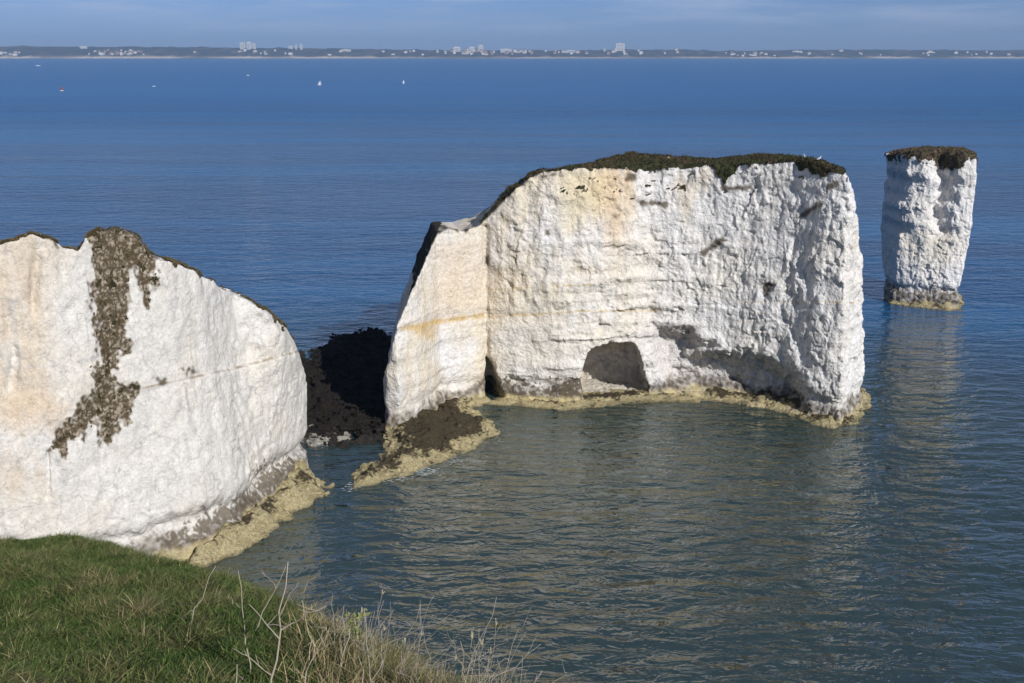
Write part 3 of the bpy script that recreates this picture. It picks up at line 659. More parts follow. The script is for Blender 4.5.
for z0_, w_ in ((4.6, 0.05), (8.2, 0.04), (12.4, 0.05), (15.2, 0.04), (19.0, 0.05)):
    bz = np.abs(P[:, 2] - z0_ - 0.035 * (P[:, 1] - 90) - 0.35 * noise(P, 0.2, 486)); c = lerp(c, GREY * 0.75, (1 - sstep(bz, w_, w_ + 0.09)) * np.clip(0.1 + 1.0 * n1 + 0.6 * n2, 0, 0.6))
ck = np.abs(noise(P, (0.35, 0.35, 0.16), 470) + 0.25 * noise(P, 1.1, 471)); c = lerp(c, GREY * 0.62, (1 - sstep(ck, 0.0, 0.035)) * 0.55)
for pl in ([(158, 380), (166, 378), (166, 383), (160, 386)], [(182, 369), (195, 367), (196, 372), (186, 374)], [(41, 351), (45, 350), (45, 355), (42, 355)], [(200, 500), (204, 502), (208, 515), (204, 512)],
           [(38, 233), (60, 235), (58, 247), (50, 240), (44, 238)]):
    c = patch(c, blob(px, py, pl, 2), BROWN, 2.0, 0.9, 4 * noise(P, 2.4, 494))
c = c * 1.02
c = patch(c, blob(px, py, [(262, 462), (290, 455), (303, 462), (303, 480), (270, 500), (230, 530), (190, 550), (150, 560), (160, 535), (215, 505), (245, 490)], 4), BROWN * 1.3, 5, 0.85, 10 * n2 + 12 * noise(P, 2.6, 490) + 8 * noise(P, 5.2, 491) + 6)
rv = np.random.RandomState(3).uniform(0, 1, len(P)); fn = noise(P, 4.5, 487) + 0.8 * noise(P, 2.2, 488) + 0.9 * (rv - 0.5)
pk = lerp(np.array([0.10, 0.075, 0.045])[None] * np.ones((len(P), 1)), np.array([0.42, 0.36, 0.28]), sstep(fn, -0.1, 0.75))
aa_ = (1 - sstep(blob(px, py, PEAK, 3) + 9 * n2 + 7 * noise(P, 2.4, 489), -2.5, 3))[:, None]; c = c * (1 - aa_) + pk * aa_
c = tide(c, P, 60, 2.2, 1.2)
root = empty('chalk_headland', (-32, 96, 0)); tag(root, 'near white chalk cliff with a brown scrub streak down from its peak, at the left', 'cliff')
under(np_mesh('rock_face', P, Q, c, M_CHALK_SMOOTH), root)
n4 = noise(P, 2.6, 480)
m = ((blob(px, py, PEAK, 3) + 9 * n2 + 8 * n4 < 0.5) & (noise(P, 1.3, 481) + 0.8 * noise(P, 4.2, 482) + 0.7 * (rv - 0.5) > 0.22))
pcs = np.array([p[0] for p in OUT3][3:][::-1], float); ycs = np.array([p[1] for p in OUT3][3:][::-1], float)
m |= (NRM[:, 2] > 0.55) & (P[:, 2] > 8) & (py < np.interp(px, pcs, ycs) + 5 + 7 * n4 + 5 * n2)
m |= (py < np.interp(px, pcs, ycs) + 4 + 9 * n2 + 5 * n4) & (px > 155) & (px < 240) & (P[:, 2] > 8)
m |= (blob(px, py, [(44, 228), (60, 230), (60, 242), (48, 240)], 2) + 2 * n2 < 0)
turf_from(P, Q, NRM, m, 0.07, 'cliff_scrub', root, 500, (np.array([0.10, 0.075, 0.04]), np.array([0.065, 0.06, 0.025]), np.array([0.20, 0.15, 0.09])), 90000, 0.12)
def hslope(X, Y):
    return 0 * X
ledge([(331, 487), (326, 494), (306, 506), (280, 524), (262, 540), (240, 552), (220, 562), (200, 568), (185, 570), (205, 545), (250, 512), (285, 480), (302, 466), (316, 478)], 2.1, 510, parent=root, weed=0.20, rough=0.6, h=0.13, shape_amp=0.9)

# ---- the dark reef in the gap and its lit boulders
root = empty('rock_reef', (-24, 140, 0)); tag(root, 'low dark weed-covered reef in the shadow between the near cliff and the long stack', 'reef')
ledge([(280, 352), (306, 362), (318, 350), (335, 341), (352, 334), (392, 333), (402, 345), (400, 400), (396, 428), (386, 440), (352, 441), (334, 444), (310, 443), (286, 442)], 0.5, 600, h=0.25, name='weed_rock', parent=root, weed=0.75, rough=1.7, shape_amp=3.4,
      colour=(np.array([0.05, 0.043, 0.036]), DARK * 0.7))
ledge([(290, 428), (312, 424), (330, 431), (352, 436), (350, 442), (318, 445), (292, 444)], 0.6, 620, h=0.16, name='boulders', parent=root, weed=0.50, rough=1.0, shape_amp=1.4, colour=(np.array([0.50, 0.46, 0.38]), DARK * 1.5))

# ------------------------------------------------------------------ the clifftop in front
def zplane(y): return 40.4 - 0.425 * y + 0.0029 * y * y
def hit_ground(px, py):
    d = ray(px, py); t = 1.0
    for _ in range(60):
        lo_, hi_ = t, t + 0.5
        if CAM_H + d[2] * hi_ < zplane(d[1] * hi_): break
        t = hi_
    for _ in range(30):
        mid = (lo_ + hi_) / 2
        if CAM_H + d[2] * mid < zplane(d[1] * mid): hi_ = mid
        else: lo_ = mid
    return d[0] * hi_, d[1] * hi_
EDGE = [(-260, 548), (-60, 541), (0, 541), (40, 540), (75, 538), (105, 543), (130, 551), (160, 556), (190, 562), (212, 572), (245, 588), (285, 602), (330, 626), (380, 658), (430, 680), (490, 700), (545, 722), (600, 745)]
ew = [hit_ground(*p) for p in EDGE]
land_poly = [(-60, -60), (-60, ew[0][1] + 2), (-30, ew[0][1] + 1)] + ew + [(ew[-1][0] + 3, 2), (14, -20), (20, -60)]
def land_z(X, Y):
    P0 = np.stack([X.ravel(), Y.ravel(), 0 * X.ravel()], 1)
    d = poly_sdf(X, Y, land_poly) + (0.25 * fbm(P0, 0.8, 3, 700)).reshape(X.shape)
    z = zplane(np.clip(Y, 0, 30)) + np.where(Y < 0, -0.06 * Y, 0) + (0.10 * fbm(P0, 0.45, 4, 701)).reshape(X.shape) + (0.05 * fbm(P0, 1.8, 3, 706)).reshape(X.shape)
    z = z + (0.07 * np.abs(noise(P0, 1.1, 708))).reshape(X.shape) + (0.05 * noise(P0, 2.6, 709)).reshape(X.shape)
    z = z - 0.5 * np.maximum(0, d + 0.5) ** 2 * (d < 1) - np.where(d >= 1, 1.125 + 2.6 * (d - 1), 0)
    return z, d
gx = np.concatenate([np.arange(-60, -14, 0.8), np.arange(-14, 4, 0.12), np.arange(4, 36, 0.8)]); gy = np.concatenate([np.arange(-60, 4, 0.8), np.arange(4, 24, 0.12), np.arange(24, 42, 0.8)])
X, Y = np.meshgrid(gx, gy, indexing='ij'); Z, D = land_z(X, Y); Z = np.maximum(Z, -2)
P = np.stack([X.ravel(), Y.ravel(), Z.ravel()], 1).astype(np.float32); ny = len(gy)
I, J = np.meshgrid(np.arange(len(gx) - 1), np.arange(ny - 1), indexing='ij'); I = I.ravel(); J = J.ravel()
Q = np.stack([I * ny + J, (I + 1) * ny + J, (I + 1) * ny + J + 1, I * ny + J + 1], 1)
g = fbm(P, 0.7, 4, 710); c = lerp(np.array([0.035, 0.04, 0.016])[None] * np.ones((len(P), 1)), np.array([0.09, 0.07, 0.045]), np.clip(0.3 + g, 0, 1))
c = lerp(c, WHITE * 0.8, sstep(D.ravel(), 1.2, 2.0))
tag(np_mesh('ground', P, Q, c, M_TURF), kind='structure')

def in_view(P, mg=60):
    a, b = proj(P); return (P[:, 1] > 1) & (a > -mg) & (a < 1024 + mg) & (b > 400) & (b < 683 + mg)
def land_points(n, rs, lo=(-13, 5), hi=(4, 21), dmax=0.9, dmin=-50):
    x = rs.uniform(lo[0], hi[0], n); y = rs.uniform(lo[1], hi[1], n); z, d = land_z(x, y)
    k = (d < dmax) & (d > dmin); P = np.stack([x, y, z], 1)[k]; d = d[k]; v = in_view(P)
    return P[v], d[v]
def blades(name, P, ln, wd, lean, col, rs, curl=0.5, seg=3):
    n = len(P); a = rs.uniform(0, 2 * math.pi, n); side = np.stack([np.cos(a), np.sin(a), 0 * a], 1)
    dirn = np.stack([lean[:, 0], lean[:, 1], np.ones(n)], 1); dirn /= np.linalg.norm(dirn, axis=1)[:, None]
    bend = np.stack([lean[:, 0], lean[:, 1], -0.5 * np.ones(n)], 1) * curl
    rows = []
    for s in range(seg + 1):
        t = s / seg; pos = P + dirn * (ln * t)[:, None] + bend * (ln * t * t)[:, None]
        w = (wd * (1 - 0.85 * t))[:, None] * side
        rows += [pos - w, pos + w]
    V = np.stack(rows, 1).reshape(-1, 3); k = 2 * (seg + 1); b = (np.arange(n) * k)[:, None]
    Fq = np.concatenate([b + np.array([2 * s, 2 * s + 1, 2 * s + 3, 2 * s + 2]) for s in range(seg)], 0)
    c = np.repeat(col, k, 0); t = np.tile(np.repeat(np.arange(seg + 1) / seg, 2), n)
    return np_mesh(name, V, Fq, c, M_BLADE)
rs = np.random.RandomState(11)
P, D = land_points(900000, rs)
P = P[:230000]; D = D[:230000]
cl = fbm(P, 0.8, 3, 720); cl2 = fbm(P, 2.6, 2, 725); wx = fbm(P, 0.5, 2, 730); wy = fbm(P, 0.5, 2, 735)
n = len(P); print('blades', n)
ln = 0.15 * (0.7 + 0.5 * cl + 0.5 * cl2).clip(0.25, 1.6) * rs.uniform(0.6, 1.5, n)
lean = np.stack([0.3 + 1.3 * wx, -0.1 + 1.3 * wy], 1) * 0.5 + rs.normal(0, 0.62, (n, 2))
G = np.array([[0.050, 0.095, 0.020], [0.085, 0.130, 0.030], [0.15, 0.15, 0.055], [0.27, 0.23, 0.12]])
sel = np.clip(1.1 + 1.3 * cl2 + 0.9 * cl + rs.normal(0, 0.75, n), 0, 3); i0 = np.clip(sel.astype(int), 0, 2); f_ = (sel - i0)[:, None]
col = (G[i0] * (1 - f_) + G[i0 + 1] * f_) * rs.uniform(0.42, 1.6, (n, 1))
edge_dry = sstep(D, -1.5, 0.1) * sstep(proj(P)[0], 290, 400) * 0.5; col = lerp(col, np.array([0.27, 0.22, 0.11]), np.clip(edge_dry * rs.uniform(0.2, 1.3, n), 0, 1))
ln = ln * (1 + 1.2 * edge_dry)
tag(blades('grass', P, ln, 0.0042 * rs.uniform(0.6, 1.9, n), lean, col, rs), kind='stuff')
# dry grass in a fringe along the brink
P, D = land_points(500000, rs, dmax=0.75, dmin=-1.4); a, b = proj(P); P = P[(a > 270) & (rs.uniform(0, 1, len(P)) < sstep(a, 270, 350))][:3200]; n = len(P)
tag(blades('dry_grass', P, rs.uniform(0.12, 0.38, n), 0.0035 * rs.uniform(0.7, 1.5, n), rs.normal(0.1, 0.45, (n, 2)), np.array([0.42, 0.33, 0.18]) * rs.uniform(0.45, 1.35, (n, 1)), rs, 0.35), kind='stuff')

# dry stalks, each a plant of its own
def tube(path, r0, r1, V, F, sides=5):
    base = len(V); n = len(path)
    for i, p in enumerate(path):
        p = Vector(p); t = (Vector(path[min(i + 1, n - 1)]) - Vector(path[max(i - 1, 0)])).normalized()
        u = t.orthogonal().normalized(); w = t.cross(u); r = r0 + (r1 - r0) * i / (n - 1)
        for s in range(sides):
            an = 2 * math.pi * s / sides; V.append(p + (u * math.cos(an) + w * math.sin(an)) * r)
    for i in range(n - 1):
        for s in range(sides):
            a0 = base + i * sides + s; b0 = base + i * sides + (s + 1) % sides
            F.append((a0, b0, b0 + sides, a0 + sides))
    F.append(tuple(base + (n - 1) * sides + s for s in range(sides)))
M_STALK = simple_mat('dry_stalk', (0.50, 0.43, 0.33), 0.8); M_STALK2 = simple_mat('grey_stalk', (0.42, 0.37, 0.33), 0.8); M_HEAD = simple_mat('seed_head', (0.45, 0.40, 0.27), 0.9)
def wander(p0, p1, rnd, n=5, j=0.03):
    L = (Vector(p1) - Vector(p0)).length
    pts = [Vector(p0).lerp(Vector(p1), i / n) + (Vector((rnd.gauss(0, 1), rnd.gauss(0, 1), rnd.gauss(0, 1))) * (L * j) if 0 < i < n else Vector()) for i in range(n + 1)]
    return pts
def stalk_plant(base, tips, label, group=None, r=0.009, mat=None, rnd=random, heads=False):
    """base point and a list of (tip, start fraction along main stem)"""
    root = empty('dry_plant', base); tag(root, label, 'dry plant', group)
    V, F = [], []; b = Vector((0, 0, 0)); main = wander((0, 0, -0.05), Vector(tips[0][0]) - Vector(base), rnd, 6, 0.016)
    r = r * 0.72; tube(main, r, r * 0.35, V, F); mesh_obj('stem', V, F, mat or M_STALK, root, True)
    for tip, fr_ in tips[1:]:
        k = fr_ * 6; i = min(int(k), 5); s = main[i].lerp(main[i + 1], k - i); V, F = [], []
        pts = wander(s, Vector(tip) - Vector(base), rnd, 5, 0.04); tube(pts, r * 0.6, r * 0.22, V, F, 4)
        for q in range(rnd.randint(0, 2)):
            m_ = pts[rnd.randint(2, 4)]; L = (pts[-1] - pts[0]).length
            tube(wander(m_, m_ + Vector((rnd.gauss(0, .2), rnd.gauss(0, .1), rnd.uniform(.1, .3))) * L, rnd, 3), r * 0.3, r * 0.15, V, F, 4)
        mesh_obj('branch', V, F, mat or M_STALK, root, True)
    if heads:
        for tip, _ in tips:
            t = Vector(tip) - Vector(base); V, F = [], []
            for q in range(7):
                tube([t, t + Vector((rnd.gauss(0, .008), rnd.gauss(0, .008), rnd.uniform(0.01, 0.05)))], 0.006, 0.003, V, F, 4)
            mesh_obj('seed_head', V, F, M_HEAD, root)
    return root
def gz_at(x, y):
    z, d = land_z(np.array([x]), np.array([y])); return float(z[0])
def ground_pt(px, py):
    x, y = hit_ground(px, py); return (x, y, gz_at(x, y))
def tip_at(px, py, base, dy=0.0):
    q = on_y(px, py, base[1] + dy); return tuple(q)
rnd = random.Random(5)
SPEC = [((187, 630), [(216, 566), (178, 618, .3)], 'bent pale stalk lying over the grass above the cliff foot, leftmost of the dead stems', 0.010),
        ((250, 672), [(238, 570), (228, 598, .65)], 'thin straight dead stem with no side branches, just left of the forked one', 0.009),
        ((270, 690), [(288, 562), (316, 577, .62), (249, 604, .45), (326, 606, .5), (244, 650, .2)], 'tallest forked dead stalk rising from the bottom edge against the water', 0.014),
        ((252, 634), [(286, 566), (262, 572, .7), (274, 580, .8)], 'slanting grey twig crossing behind the tallest forked stalk', 0.009),
        ((316, 655), [(302, 600), (292, 660, .4), (330, 622, .3)], 'short stalk leaning left between the forked stalk and the brink', 0.010),
        ((300, 690), [(312, 640), (330, 628, .5), (290, 668, .4)], 'low twiggy stalk at the bottom edge right of the forked one', 0.010),
        ((334, 680), [(350, 628), (344, 606, .5), (362, 640, .6)], 'pair of crossing pale stalks by the brink in the dry grass', 0.011),
        ((372, 690), [(364, 608), (376, 640, .4)], 'upright stalk with a small head at the crest of the dry grass', 0.009),
        ((352, 700), [(383, 660), (360, 650, .4)], 'thick tan stalk slanting right at the bottom edge', 0.013),
        ((236, 700), [(237, 664), (243, 676, .4)], 'short stub of dead stem at the bottom edge left of the forked stalk', 0.010)]
for b0, tips, lab, r in SPEC:
    b = ground_pt(*b0)
    stalk_plant(b, [(tip_at(t[0], t[1], b, rnd.uniform(-.15, .15)), t[2] if len(t) > 2 else 1) for t in tips], lab, 'dead stems at the brink', r, rnd=rnd)
for i, a in enumerate(sorted(rnd.uniform(335, 520) for _ in range(46))):
    e = np.interp(a, [p[0] for p in EDGE], [p[1] for p in EDGE]); b = ground_pt(a, e + rnd.uniform(2, 30))
    h = rnd.uniform(0.25, 0.8); n = rnd.randint(2, 4); tips = []
    for k in range(n):
        tips.append(((b[0] + rnd.gauss(0.08, 0.13) * (1 + k * .4), b[1] + rnd.gauss(0, 0.1), b[2] + h * (1 - 0.12 * k)), rnd.uniform(.3, .7)))
    stalk_plant(b, tips, ('tall ' if h > .6 else 'short ' if h < .4 else 'knee-high ') + 'thin dead stalk, %d%s from the left in the fringe along the brink' % (i + 1, 'th' if 10 <= (i + 1) % 100 <= 20 else {1: 'st', 2: 'nd', 3: 'rd'}.get((i + 1) % 10, 'th')), 'thin dead stalks along the brink', rnd.uniform(0.0035, 0.0065), rnd.choice([M_STALK, M_STALK2]), rnd, heads=rnd.random() < .12)
# a leafy dock shoot at the brink
def shoot(px, py, top, label):
    b = ground_pt(px, py); root = empty('leafy_plant', b); tag(root, label, 'plant')
    V, F = [], []; t = Vector(tip_at(px - 4, top, b)) - Vector(b); st = wander((0, 0, -.03), t, rnd, 5, .02); tube(st, .012, .006, V, F); mesh_obj('stem', V, F, M_STALK, root, True)
    V, F = [], []
    for k in range(60):
        p = st[2].lerp(st[-1], rnd.random()) + Vector((rnd.gauss(0, .05), rnd.gauss(0, .04), rnd.gauss(0, .03))); u = Vector((rnd.gauss(0, 1), rnd.gauss(0, 1), rnd.gauss(.6, .6))).normalized(); w = u.orthogonal().normalized()
        i = len(V); L = rnd.uniform(.03, .08); V += [p, p + u * L * .5 + w * L * .25, p + u * L, p + u * L * .5 - w * L * .25]; F.append((i, i + 1, i + 2, i + 3))
    mesh_obj('leaves', V, F, simple_mat('shoot_leaf', (0.22, 0.24, 0.06), 0.6), root)
shoot(358, 640, 614, 'small yellow-green leafy shoot standing at the crest of the dry brink')

# ------------------------------------------------------------------ two gulls on the turf
def gull(px, py, yd, face, label):
    A_, B_, C_ = MAIN_TOP; k_ = np.abs(B_ - px) < 2.0; k_ = np.where(k_)[0]; j_ = k_[np.argmin(C_[k_])]; p = A_[j_] + np.array([0, -1.2, 0.1]); root = empty('gull', (p[0], p[1], p[2] - 0.0)); root.rotation_euler = (0, 0, face); tag(root, label, 'bird')
    V, F = [], []; prof = [(-.30, .02, .20), (-.20, .06, .21), (-.05, .10, .24), (.08, .105, .29), (.16, .075, .38), (.19, .06, .46), (.22, .065, .50), (.27, .045, .50), (.29, .01, .49)]
    S = 1.05
    for i, (x, r, z) in enumerate(prof):
        for s in range(10):
            an = 2 * math.pi * s / 10; V.append((x * S, math.cos(an) * r * S, (z + math.sin(an) * r * (1.1 if x < .12 else 0.9)) * S))
    for i in range(len(prof) - 1):
        for s in range(10): F.append((i * 10 + s, i * 10 + (s + 1) % 10, (i + 1) * 10 + (s + 1) % 10, (i + 1) * 10 + s))
    mesh_obj('body', V, F, M_WHITE, root, True)
    for sg in (-1, 1):
        V, F = [], []; W_ = [(.08, .10, .32), (-.05, .125, .31), (-.22, .09, .25), (-.40, .02, .20), (-.20, .10, .20), (-.02, .125, .22), (.08, .10, .25)]
        V = [(x * S, sg * y * S, z * S) for x, y, z in W_] + [(x * S, sg * (y + .025) * S, z * S) for x, y, z in W_]; n = len(W_)
        F = [tuple(range(n))[::-1], tuple(range(n, 2 * n))] + [(i, (i + 1) % n, n + (i + 1) % n, n + i) for i in range(n)]
        mesh_obj('wing', V, F, simple_mat('gull_grey', (.42, .44, .47)), root)
        V, F = [], []; tube([(0.0, sg * .04 * S, .22 * S), (0.01, sg * .04 * S, .0)], .01, .008, V, F); tube([(0.0, sg * .04 * S, .012), (0.07, sg * .05 * S, .008)], .02, .02, V, F); mesh_obj('leg', V, F, simple_mat('gull_leg', (.5, .3, .25)), root)
    V, F = [], []; tube([(.285 * S, 0, .495 * S), (.36 * S, 0, .475 * S)], .02, .006, V, F); mesh_obj('beak', V, F, simple_mat('gull_beak', (.7, .5, .08)), root)
M_WHITE = simple_mat('white_feather', (.8, .8, .8), .7)
gull(803, 152.5, 138, -2.2, 'white gull standing on the turf of the long stack, the left one of two')
gull(818, 153.5, 137, 0.5, 'white gull standing on the turf of the long stack, the right one nearer the end')

# ------------------------------------------------------------------ far shore
SH = 9000.0
def shore_z(px):
    """height of the skyline of the wooded ridge by bearing"""
    return np.interp(px, [-200, 0, 60, 150, 240, 320, 400, 450, 540, 600, 640, 680, 720, 740, 800, 900, 1024, 1300], [88, 92, 88, 88, 80, 74, 66, 58, 62, 60, 66, 66, 62, 54, 62, 66, 60, 60])
def fx(px, y=SH): return (px - 512) / FPX * (y * CP + 42 * SP)
gx = np.arange(fx(-260), fx(1290), 18.0); gy = np.array([SH - 30, SH + 5, SH + 60, SH + 130, SH + 210, SH + 300, SH + 400, SH + 500, SH + 640, SH + 850, SH + 1300])
prof = np.array([-2, 3, 9, 24, 30, 44, 60, 80, 95, 100, 96]) / 100
X, Y = np.meshgrid(gx, gy, indexing='ij'); pxm = 512 + X / (SH * CP) * FPX
P0 = np.stack([X.ravel(), Y.ravel(), 0 * X.ravel()], 1)
Z = shore_z(pxm) * prof[None, :] + (fbm(P0, 1 / 130, 4, 800, 0.65).reshape(X.shape) * 9 + np.abs(noise(P0, 1 / 38, 806)).reshape(X.shape) * 9) * (prof[None, :] > 0.2)
P = np.stack([X.ravel(), Y.ravel(), Z.ravel()], 1).astype(np.float32); ny = len(gy)
I, J = np.meshgrid(np.arange(len(gx) - 1), np.arange(ny - 1), indexing='ij'); I = I.ravel(); J = J.ravel()
Q = np.stack([I * ny + J, (I + 1) * ny + J, (I + 1) * ny + J + 1, I * ny + J + 1], 1)
g = fbm(P0, 1 / 90, 3, 810); c = lerp(np.array([0.03, 0.034, 0.035])[None] * np.ones((len(P), 1)), np.array([0.16, 0.12, 0.085]), np.clip(0.1 + 0.9 * g, 0, 0.8))
sandy = (Y.ravel() < SH + 70) * np.clip(0.75 + 1.2 * noise(P0, 1 / 420, 815), 0.1, 1); c = lerp(c, np.array([0.62, 0.52, 0.40]), sandy)
tag(np_mesh('hills', P, Q, c, veg_mat('far_woods', 0.02)), kind='structure')
M_BW = simple_mat('far_render_white', (.80, .79, .77)); M_BC = simple_mat('far_render_cream', (.66, .60, .52)); M_BR = simple_mat('far_brick', (.42, .27, .22)); M_WIN = simple_mat('far_glass', (.07, .09, .12), .2); M_ROOF = simple_mat('far_roof', (.20, .13, .11))
HX = gx
def hz(x, y):
    i = int(np.clip(np.searchsorted(gx, x), 1, len(gx) - 1)); j = int(np.clip(np.searchsorted(gy, y), 1, len(gy) - 1))
    return float(Z[i, j - 1] + (Z[i, j] - Z[i, j - 1]) * (y - gy[j - 1]) / (gy[j] - gy[j - 1]))
def box(V, F, x0, x1, y0, y1, z0, z1):
    b = len(V); V += [(x0, y0, z0), (x1, y0, z0), (x1, y1, z0), (x0, y1, z0), (x0, y0, z1), (x1, y0, z1), (x1, y1, z1), (x0, y1, z1)]
    F += [(b, b + 1, b + 5, b + 4), (b + 1, b + 2, b + 6, b + 5), (b + 2, b + 3, b + 7, b + 6), (b + 3, b, b + 4, b + 7), (b + 4, b + 5, b + 6, b + 7), (b + 3, b + 2, b + 1, b)]
def block(pxc, wpx, ybase, toppx, depth_y, label, group=None, mat=None, roof='flat', cat='building'):
    """a building of wpx picture-widths whose top reaches the given height, standing on the ridge"""
    y = SH + depth_y; x = fx(pxc, y); w = wpx * 8.15; top = on_y(pxc, toppx, y)[2]; base = hz(x, y) - 6
    if top < base + 12: top = base + 16
    root = empty('building', (x, y, base)); tag(root, label, cat, group)
    V, F = [], []; H = top - base; box(V, F, -w / 2, w / 2, 0, 16, 0, H); mesh_obj('walls', V, F, mat or M_BW, root)
    if group is None:
        ns = max(1, int(H / 7.5))
        for k in range(ns):
            V, F = [], []; box(V, F, -w * .44, w * .44, -.15, .02, 2.4 + k * 7.5, 4.8 + k * 7.5); mesh_obj('window_band', V, F, M_WIN, root)
    if roof == 'pitched':
        h = min(6, w * .3); V = [(-w / 2 - 1, -1, H), (w / 2 + 1, -1, H), (w / 2 + 1, 17, H), (-w / 2 - 1, 17, H), (-w / 2 + 1, 8, H + h), (w / 2 - 1, 8, H + h)]
        mesh_obj('roof', V, [(0, 1, 5, 4), (2, 3, 4, 5), (1, 2, 5), (3, 0, 4), (3, 2, 1, 0)], M_ROOF, root)
    else:
        V, F = [], []; box(V, F, -w * .2, w * .15, 5, 11, H, H + 3.2); mesh_obj('roof_plant', V, F, M_BC, root)
block(620, 9, 0, 43.5, 600, 'tall broad white tower block, the highest building on the far shore right of the middle')
for a, w, t in ((243, 5, 42.5), (249.5, 4.5, 42), (254.5, 3, 43.5)):
    block(a, w, 0, t, 560, {243: 'left one of three white towers close together on the far ridge', 249.5: 'middle and tallest of three white towers close together on the far ridge', 254.5: 'narrow right one of three white towers close together on the far ridge'}[a])
for a, w, t, l in ((291, 4, 46, 'squat white block on the far shore, left of a thin tower'), (296.5, 1.6, 45, 'thin tower between two white blocks on the far shore'), (301.5, 2.4, 44.5, 'slim pale tower on the far shore, right of the thin one'), (346, 10, 49.5, 'long low bright white building on the far ridge'),
                   (457, 7, 47, 'white block at the left end of the densest town skyline'), (481, 5, 45, 'tallest pale block in the densest town skyline'), (472, 5, 47, 'mid-height block just left of the tallest in the town skyline'), (506, 11, 49, 'long white terrace at the right of the densest town skyline'),
                   (570, 17, 50.5, 'longest low white block, between the town and the tall tower'), (797, 10, 51, 'bright low block standing alone right of the gap in the buildings'), (931, 7, 52, 'bright small block towards the right end of the far shore'), (84, 7, 46.5, 'white hotel on the skyline left of the hillside houses')):
    block(a, w, 0, t, 450 if t > 48 else 560, l)
rb = random.Random(9)
def nth(i):
    i += 1; return '%d%s' % (i, 'th' if 10 <= i % 100 <= 20 else {1: 'st', 2: 'nd', 3: 'rd'}.get(i % 10, 'th'))
def spread(n, x0, x1, d0, d1, label, group, mats, h0=8, h1=18):
    for i, a in enumerate(sorted(rb.triangular(x0, x1) if n > 30 else rb.uniform(x0, x1) for _ in range(n))):
        dy = rb.uniform(d0, d1); y = SH + dy; x = fx(a, y); z = hz(x, y) + rb.uniform(h0, h1); t = float(proj(np.array([x, y, z]))[1]); m_ = rb.choice(mats); w_ = rb.uniform(1.1, 4.0)
        word = ('wide ' if w_ > 3 else 'narrow ' if w_ < 1.9 else 'small ') + {M_BW: 'white', M_BC: 'cream', M_BR: 'brick-red'}[m_]
        block(a, w_, 0, t, dy, word + ' ' + label % nth(i), group, m_, rb.choice(['flat', 'pitched', 'pitched']))
spread(34, 85, 158, 130, 420, 'house, %s from the left on the left hillside of the far shore', 'houses on the left hillside of the far shore', [M_BW, M_BC, M_BR])
spread(8, 0, 22, 120, 350, 'house, %s from the left end of the far shore', 'houses at the far left end of the shore', [M_BW])
spread(46, 425, 545, 300, 560, 'town building, %s from the left in the crowded town skyline', 'town buildings on the far shore', [M_BW, M_BC, M_BC, M_BR], 10, 26)
spread(22, 545, 680, 250, 560, 'building, %s from the left around the tall tower block', 'buildings around the tall tower block', [M_BW, M_BC, M_BR], 10, 20)
spread(18, 725, 775, 150, 450, 'house, %s from the left in the cluster past the wooded gap', 'houses right of the wooded gap', [M_BW, M_BC, M_BR], 8, 16)
spread(20, 800, 1024, 200, 500, 'building, %s from the left on the right far shore', 'scattered buildings on the right far shore', [M_BW, M_BC], 8, 16)
spread(18, 165, 425, 150, 500, 'building among trees, %s from the left before the town', 'scattered buildings left of the town', [M_BW, M_BC], 8, 18)

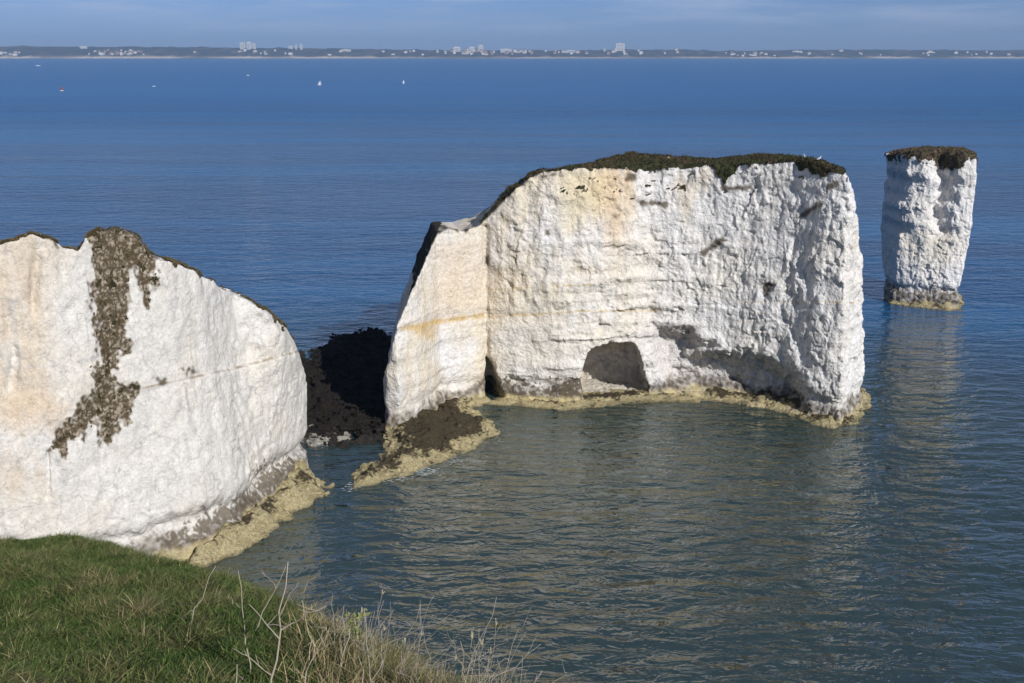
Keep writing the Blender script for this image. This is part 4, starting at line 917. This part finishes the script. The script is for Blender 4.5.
# ------------------------------------------------------------------ boats
M_HULL = simple_mat('boat_hull_white', (.8, .8, .8), .4); M_SAIL = simple_mat('sail_cloth', (.85, .85, .83), .8); M_RED = simple_mat('red_sail', (.22, .07, .08), .8); M_MAST = simple_mat('mast', (.6, .6, .6), .4)
def boat(px, py, L, sail, heel, label, rot=0.6, matS=None):
    p = on_z(px, py); root = empty('sailing_boat' if sail else 'motor_boat', (p[0], p[1], 0)); root.rotation_euler = (heel, 0, rot); tag(root, label, 'boat')
    st = [(-.5, .13), (-.3, .16), (0, .17), (.3, .11), (.5, .005)]; V, F = [], []
    for x, w in st: V += [(x * L, -w * L, .11 * L), (x * L, -w * .7 * L, -.03 * L), (x * L, w * .7 * L, -.03 * L), (x * L, w * L, .11 * L)]
    for i in range(4):
        for k in range(3): F.append((4 * i + k, 4 * i + k + 1, 4 * i + k + 5, 4 * i + k + 4))
        F.append((4 * i + 3, 4 * i, 4 * i + 4, 4 * i + 7))
    F += [(3, 2, 1, 0), (16, 17, 18, 19)]; mesh_obj('hull', V, F, M_HULL, root)
    V, F = [], []; box(V, F, -.2 * L, .15 * L, -.08 * L, .08 * L, .11 * L, .19 * L); mesh_obj('cabin', V, F, M_HULL, root)
    if sail:
        V, F = [], []; tube([(.08 * L, 0, .1 * L), (.08 * L, 0, 1.25 * L)], .015 * L, .01 * L, V, F); mesh_obj('mast', V, F, M_MAST, root)
        for nm, tri in (('mainsail', [(.06, 0, .22), (.06, 0, 1.22), (-.42, .08, .22)]), ('jib', [(.10, 0, 1.05), (.48, 0, .16), (.08, .07, .2)])):
            V = [(x * L, y * L, z * L) for x, y, z in tri] + [(x * L, y * L + .04, z * L) for x, y, z in tri]; mesh_obj(nm, V, [(0, 1, 2), (5, 4, 3), (0, 3, 4, 1), (1, 4, 5, 2), (2, 5, 3, 0)], matS or M_SAIL, root)
    return root
boat(319.5, 85, 5.4, True, 0.35, 'white sailing boat on the open sea, the left and brighter of the two white ones')
boat(403.5, 83.5, 4.4, True, 0.1, 'white sailing boat on the open sea, the right one of the two white ones', 1.0)
boat(62, 91, 5.0, True, 0.2, 'small sailing boat with a dark red sail far out at the left', .9, M_RED)
boat(38, 66, 15, False, 0, 'pale motor boat near the far shore at the left', .1)
boat(154, 86.5, 4.5, False, 0, 'tiny pale boat on the open sea between the red sail and the white ones', .4)
boat(248, 75.5, 6.5, False, 0, 'tiny pale boat far out below the three white towers', .2)

# ------------------------------------------------------------------ air
V, F = [], []; box(V, F, -25000, 25000, -400, 15000, -3, 230)
M_HAZE = bpy.data.materials.new('haze'); M_HAZE.use_nodes = True; t = M_HAZE.node_tree; t.nodes.clear()
pv = N(t, 'ShaderNodeVolumePrincipled'); pv.inputs['Color'].default_value = (0.44, 0.66, 1.0, 1); pv.inputs['Density'].default_value = 7.0e-5; pv.inputs['Anisotropy'].default_value = 0.0
mo = N(t, 'ShaderNodeOutputMaterial'); t.links.new(pv.outputs[0], mo.inputs['Volume'])
tag(mesh_obj('haze', V, F, M_HAZE), kind='stuff')
print('script', time.time() - T0)
